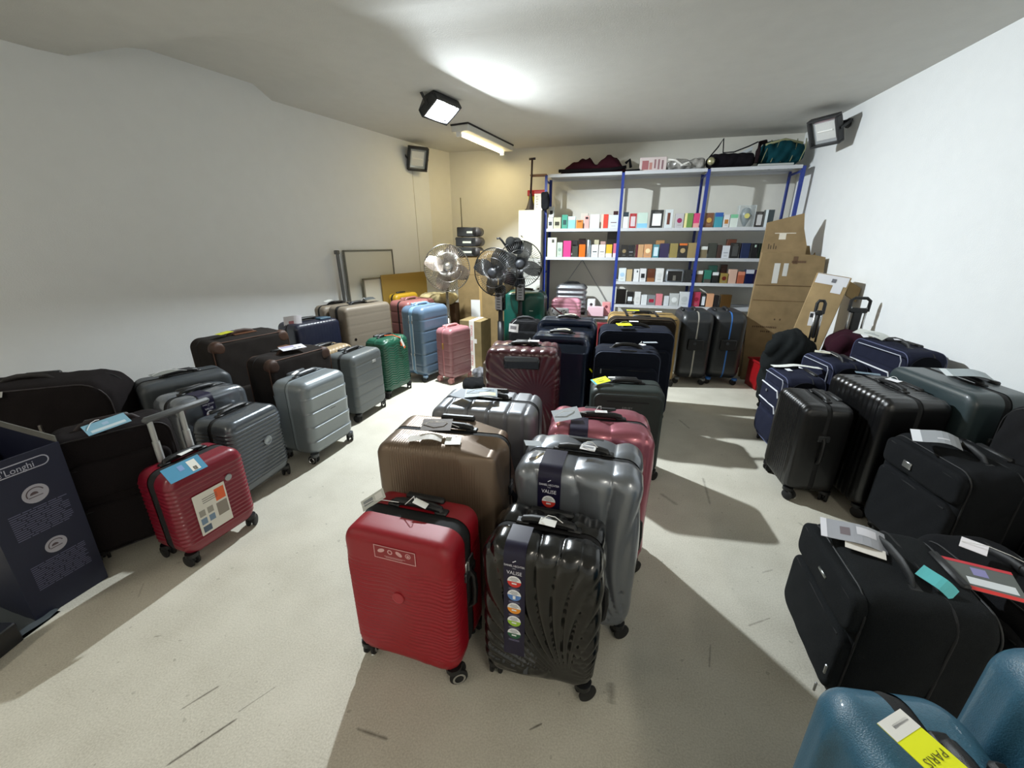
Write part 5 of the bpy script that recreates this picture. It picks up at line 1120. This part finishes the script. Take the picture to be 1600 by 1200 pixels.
# fans
def fan(lab, loc, rz, zc, r, dark, tiltf=0, logo=True):
    t = thing('pedestal_fan', lab, 'fan', loc, rz); body = BLKG if dark else mat('a8a49c', .25, metal=.9); wire = mat('5a5a5a', .3, metal=.8) if dark else mat('c8c4bc', .2, metal=.95)
    b = MB(); b.lathe([(.14, 0), (.14, .012), (.12, .03), (.05, .045), (.03, .06)], 30, (0, .12, 0)); b.build('base', plast('1c1d1f') if dark else body, t, True)
    b = MB(); b.cyl((0, .12, .05), (0, .12, zc - .25), .019 if not dark else .026, 14); b.cyl((0, .12, .05), (0, .12, zc * .5), .025 if not dark else .036, 14); b.build('pole', plast('1c1d1f') if dark else body, t, True)
    if dark:
        b = MB(); b.bbox(-.055, .055, .075, .155, zc - .42, zc - .14, .02); o = b.build('control_box', BLKG, t, 'auto')
        b = MB(); b.bbox(-.04, .04, .068, .076, zc - .40, zc - .22, .004); b.build('control_panel', mat('9c9ea2', .3), o, 'auto')
        b = MB(); b.lathe([(.018, 0), (.016, .02)], 16, (0, .068, zc - .25), (0, -1, 0))
        for k in range(4): b.box(-.02, .02, .0665, .068, zc - .38 + k * .03, zc - .372 + k * .03)
        b.build('knob', mat('26282c', .4), o, True)
    H = Matrix.Translation((0, 0, zc)) @ Matrix.Rotation(R(tiltf), 4, 'X')
    X = lambda p: H @ Vector(p)
    b = MB(); b.lathe([(.03, -.15), (.065, -.12), (.075, -.05), (.07, .0), (.03, .02)], 20, X((0, .05, 0)), (H.to_3x3() @ Vector((0, -1, 0)))); b.build('motor_housing', body, t, True)
    b = MB(); b.cyl(X((0, .14, 0)), (0, .12, zc - .25), .022, 10); b.build('neck', body, t, True)
    def wires(sg, name):
        b = MB(); n = 64
        for k in range(n):
            a = 2 * math.pi * k / n; c, s = math.cos(a), math.sin(a)
            b.tube([X((r * q * c, sg * yy, r * q * s)) for q, yy in ((.18, .075), (.5, .072), (.8, .05), (.98, .004))], .0018, 3)
        for q, yy in ((.18, .075), (.62, .064), (1.0, 0)): b.tube([X((r * q * math.cos(2 * math.pi * k / 40), sg * yy, r * q * math.sin(2 * math.pi * k / 40))) for k in range(40)], .0022 if q < 1 else .006, 5, closed=True, up=(0, 1, 0))
        b.build(name, wire, t, True)
    wires(-1, 'front_grille'); wires(1, 'rear_grille')
    b = MB(); b.lathe([(.05, 0), (.052, .006), (.02, .012)], 20, X((0, -.072, 0)), (H.to_3x3() @ Vector((0, -1, 0)))); b.build('centre_badge', body if not dark else plast('2a2c30'), t, True)
    bm = mat('14181c', .2, alpha=.92) if dark else mat('8c8074', .25, metal=.85)
    for k in range(4):
        b = MB(); A = H @ Matrix.Rotation(R(90 * k + 20), 4, 'Y'); v = []
        for i in range(7):
            u = i / 6; wd = (.35 + .65 * math.sin(math.pi * (.15 + .75 * u))) * r * .40
            for j in range(4):
                q = j / 3 - .5; v.append(A @ Vector((q * wd * 2 * .8, q * .05, .04 + u * r * .84)))
        b.add(v, [(i * 4 + j, i * 4 + j + 1, i * 4 + j + 5, i * 4 + j + 4) for i in range(6) for j in range(3)])
        b.build('blade', bm, t, True)
    b = MB(); b.lathe([(.045, -.02), (.045, .02), (.02, .03)], 18, X((0, 0, 0)), (H.to_3x3() @ Vector((0, -1, 0)))); b.build('hub', body, t, True)
    return t
fan('chrome pedestal fan with a tilted bright round grille', (-1.80, 4.30, 0), 30, 1.10, .25, False, -8)
fan('black pedestal fan with grey control panel, nearer of the black pair', (-1.22, 4.20, 0), -10, 1.07, .245, True, 4)
fan('black pedestal fan with grey control panel, farther and right of the black pair', (-1.02, 4.50, 0), 12, 1.14, .245, True, 0)
t = blob('black_cover', 'dark crumpled cloth thrown over the top of the farther black fan', 'cloth', (-1.10, 4.56, 1.25), 20, .17, .15, .17, '1f2020', .01, .014)
b = MB(); b.tube([(-.08, -.05, .05), (-.14, -.06, .13), (-.17, -.06, .16), (-.2, -.06, .155)], .012, 6); b.build('hook', BLK, t, True)
t = hard_case('dark teal green glossy suitcase behind the black fans', (-1.03, 4.85), 0, .50, .3, .82, '0a4a40', None, 's', .3, coat=.5, Rr=.09, r=.06, side=False, lock=False, badge=(.1, .6, .045, .01, 'b8c8c4'))
t = soft_case('black soft case with a crumpled white tag in front of the dark teal case', (-.89, 4.20), 2, .34, .20, .585, '1b1b1d', ((.05, .8, .9),), trim='121214')
paper(t, (-.10, -.145, .52), .10, .085, (86, 4, 0), 'bcb8b6', [(.15, .8, .35, .75, '6a6668')], name='white_tag', bend=.006, string=(-.08, -.1, .60))
t = thing('flat_carton', 'low brown carton with grey wrap between the fans and the burgundy case', 'carton', (-.98, 3.62, 0), 6); b = MB(); b.bbox(-.17, .17, -.16, .16, 0, .30, .004); b.build('carton', card('5a5048'), t)
b = MB(); b.bbox(-.12, .14, -.12, .10, .30, .315, .006); b.build('grey_wrap', mat('77726e', .5), t)
t = blob('dark_shoe_bag', 'small dark bag on the floor right of the taped carton', 'bag', (-1.24, 3.50, 0), 20, .22, .2, .11, '1a1a1c', .01, .008)
t = blob('printed_pouch', 'black and white printed pouch beside the salmon cabin case', 'pouch', (-1.29, 3.84, 0), 0, .14, .14, .12, '6a6a6c', .01, .01, m=mat('58585c', .6, var=.8, kind='f', bscale=40))
# ---------------------------------------------------------------- cardboard and crate at the back right
def slab(mb, pts, th, M=None):
    v = [Vector(p) for p in pts] + [Vector((p[0], p[1] + th, p[2])) for p in pts]; n = len(pts)
    if M is not None: v = [M @ p for p in v]
    return mb.add(v, [tuple(range(n)), tuple(range(n, 2 * n))[::-1]] + [(i, i + n, (i + 1) % n + n, (i + 1) % n) for i in range(n)])
M = Matrix.Rotation(R(-6), 4, 'X')
t = thing('flattened_carton', 'widest flattened brown carton with white labels leaning in the right corner', 'flattened carton', (1.60, 4.47, 0), -5)
b = MB(); slab(b, [(-.22, 0, .0), (.28, 0, .0), (.33, 0, .9), (.31, 0, 1.24), (.22, 0, 1.26), (-.22, 0, 1.28), (-.24, 0, 1.0), (-.255, 0, .62)], .05, M); b.build('board', card('877354'), t)
for (x0, x1, z0, z1, c) in ((-.10, -.05, .99, 1.18, 'c8c8c4'), (-.02, .02, 1.06, 1.18, 'c0c0bc')):
    q = MB(); q.box(x0, x1, -.0015, 0, z0, z1, M=M); q.build('white_label', mat(c, .6), t)
q = MB(); q.box(.04, .16, -.0012, 0, 1.185, 1.205, M=M); q.box(.05, .09, -.0012, 0, 1.175, 1.245, M=M); q.build('brown_tape', mat('5a4026', .4), t)
q = MB(); q.box(-.235, .32, -.001, 0, .965, .973, M=M); q.box(-.235, .32, -.001, 0, .82, .825, M=M); q.build('fold_line', card('5c4830'), t)
q = MB(); Mt = M @ XZ(-.09, -.002, .56)
random.seed(11)
for zz, x0, n_ in ((.56, -.20, 13), (.515, -.12, 5), (.64, -.02, 2)):
    for k in range(n_): rect(q, M @ XZ(x0 + .017 * k + (.03 * k if n_ == 2 else 0), -.0015, zz), 0, random.uniform(.008, .013), -.008, .008)
q.build('faded_print', mat('4a3420', .7), t)
t = thing('flattened_carton', 'tallest narrow piece of brown carton standing behind the labelled carton', 'flattened carton', (1.58, 4.58, 0), -5)
b = MB(); slab(b, [(-.20, 0, .0), (.22, 0, .0), (.20, 0, 1.34), (.15, 0, 1.50), (.13, 0, 1.64), (-.17, 0, 1.56), (-.18, 0, 1.28)], .03, M); b.build('board', card('8d7858'), t)
q = MB(); q.box(-.05, .01, -.0012, 0, 1.40, 1.46, M=M); q.box(-.09, .09, -.0014, 0, 1.455, 1.462, M=M); q.build('shiny_tape', mat('d8d0c0', .1, coat=1), t)
q = MB()
for k, (dx, hh) in enumerate(((0, .05), (.02, .035), (.045, .055), (.065, .03))): q.box(-.13 + dx, -.122 + dx, -.0012, 0, 1.31, 1.31 + hh, M=M)
q.build('handwriting', mat('4a3c2c', .7), t)
t = thing('flattened_carton', 'torn brown carton edge jutting out right of the labelled carton', 'flattened carton', (1.63, 4.66, 0), -7)
b = MB(); slab(b, [(-.1, 0, .0), (.22, 0, .0), (.27, 0, 1.2), (.255, 0, 1.28), (.23, 0, 1.22), (.2, 0, 1.34), (.05, 0, 1.36), (-.1, 0, 1.36)], .025, M); b.build('board', card('7d694a'), t)
t = thing('open_carton', 'dark brown open carton low behind the red crate', 'carton', (1.55, 5.06, 0), 0)
b = MB(); b.bbox(-.24, .26, -.1, .12, 0, .40, .004); b.build('carton', card('5c4024'), t)
# long leaning carton
t = thing('long_carton', 'long pale brown carton with grey printed side leaning against the right wall', 'carton', (1.585, 3.98, .0), 0)
Mx = Matrix.Rotation(R(11), 4, 'Y') @ Matrix.Rotation(R(-4), 4, 'X') @ Matrix.Rotation(R(-24), 4, 'Z')
b = MB(); b.bbox(-.12, .12, -.09, .09, .02, 1.12, .004, M=Mx); b.build('carton', card('a08964'), t)
q = MB(); q.box(.1202, .1215, -.055, .045, .25, 1.06, M=Mx); q.build('printed_side', mat('8a8884', .5), t)
q = MB(); add_text(q, 'Ch', .07, Mx @ Matrix.Translation((.1222, -.0, .50)) @ Matrix.Rotation(R(90), 4, 'Z') @ Matrix.Rotation(R(90), 4, 'X') @ Matrix.Rotation(R(90), 4, 'Z')); add_text(q, 'AUNE', .06, Mx @ Matrix.Translation((.1222, 0, .92)) @ Matrix.Rotation(R(90), 4, 'Z') @ Matrix.Rotation(R(90), 4, 'X') @ Matrix.Rotation(R(90), 4, 'Z')); q.build('lettering', mat('2c2c2e', .5), t)
q = MB(); q.box(-.11, .11, -.0915, -.0902, 1.04, 1.115, M=Mx); q.box(-.11, .10, -.09, .06, 1.1202, 1.1215, M=Mx); q.box(.02, .09, -.0925, -.0905, .98, 1.05, M=Mx); q.build('white_label', mat('dcdce0', .5), t)
q = MB(); q.box(.0, .03, -.0935, -.0925, 1.06, 1.09, M=Mx); q.build('label_print', mat('6a6a70', .5), t)
q = MB(); slab(q, [(.12, .0, 1.10), (.21, 0, 1.06), (.215, 0, .95), (.13, 0, .99)], .1, Mx); q.build('flap', card('947e5a'), t)
# red crate
t = thing('red_crate', 'bright red plastic crate on the floor right of the graphite cases', 'crate', (1.53, 4.28, 0), 10)
b = MB(); hw, hd, hh = .13, .11, .27
for (x0, x1, y0, y1) in ((-hw, hw, -hd, -hd + .006), (-hw, hw, hd - .006, hd), (-hw, -hw + .006, -hd, hd), (hw - .006, hw, -hd, hd)): b.box(x0, x1, y0, y1, 0, hh)
b.box(-hw, hw, -hd, hd, 0, .008); RED = mat('8e1218', .35, coat=.3); b.build('body', RED, t)
b = MB(); b.tube([(-hw - .004, -hd - .004, hh), (hw + .004, -hd - .004, hh), (hw + .004, hd + .004, hh), (-hw - .004, hd + .004, hh)], .012, 6, closed=True); b.build('rim', RED, t)
b = MB()
for x in (-.1, -.035, .035, .1): b.bbox(x - .006, x + .006, -hd - .007, -hd, .01, hh - .01, .002)
b.build('rib', RED, t)
t = thing('crate_clutter', 'small white and brown scraps lying in the red crate', 'scraps', (1.53, 4.28, .01), 10, None); b = MB(); b.bbox(-.11, .11, -.08, .08, 0, .17, .01); b.build('paper_pile', card('4c2c20'), t); b = MB(); b.bbox(-.02, .04, -.05, -.01, .17, .185, .003); b.build('white_scrap', WHT, t)
# bags with raised trolley handles
def raised(t, x, y, z0, z1, w, yd=0):
    for s in (-1, 1):
        b = MB(); b.cyl((x + s * w * .42, y, z0), (x + s * w * .42, y, z1 - .07), .008, 10); b.build('trolley_tube', ALU, t, True)
    b = MB(); b.tube([(x - w / 2, y, z1 - .10), (x - w / 2, y, z1 - .02), (x - w * .3, y, z1), (x + w * .3, y, z1), (x + w / 2, y, z1 - .02), (x + w / 2, y, z1 - .10)], .012, 8, up=(0, 1, 0)); b.bbox(x - w / 2, x + w / 2, y - .012, y + .012, z1 - .115, z1 - .075, .008); b.bbox(x - w * .25, x + w * .25, y - .01, y + .01, z0 + .03, z1 - .08, .008); b.build('trolley_grip', BLK, t, 'auto')
t = blob('trolley_backpack', 'crumpled black trolley bag with its handle raised behind the small striped navy case', 'bag', (1.44, 3.66, 0), -25, .33, .28, .68, '1d2122', .02, .014, Rr=.18, r=.10, tilt=None)
raised(t, .13, .10, .60, .93, .05)
paper(t, (.09, .06, .79), .03, .11, (90, 0, 0), 'dcdcde', [(.1, .8, .6, .9, '2a2a2e')], name='white_tag')
t = blob('trolley_bag', 'dark burgundy trolley bag with its black handle raised by the right wall', 'bag', (1.795, 3.60, 0), -6, .24, .28, .70, '3a1524', .015, .010, Rr=.10, r=.07)
raised(t, .055, .10, .62, .96, .12)
t = blob('black_pouch', 'small black pouch hanging at the left edge of the brown cartons', 'pouch', (1.34, 4.86, .40), 20, .13, .10, .19, '17181b', .01, .01)
t = thing('white_carton', 'pale carton with a pink cloth between the blue striped case and the cartons', 'box', (1.17, 5.14, 0), 0); b = MB(); b.bbox(-.12, .13, -.07, .07, 0, .56, .004); b.build('carton', mat('c8c4c6', .6), t)
q = MB(); q.bbox(-.08, .07, -.09, -.06, .44, .55, .02); q.build('pink_cloth', mat('a88488', .8), t, 'auto')
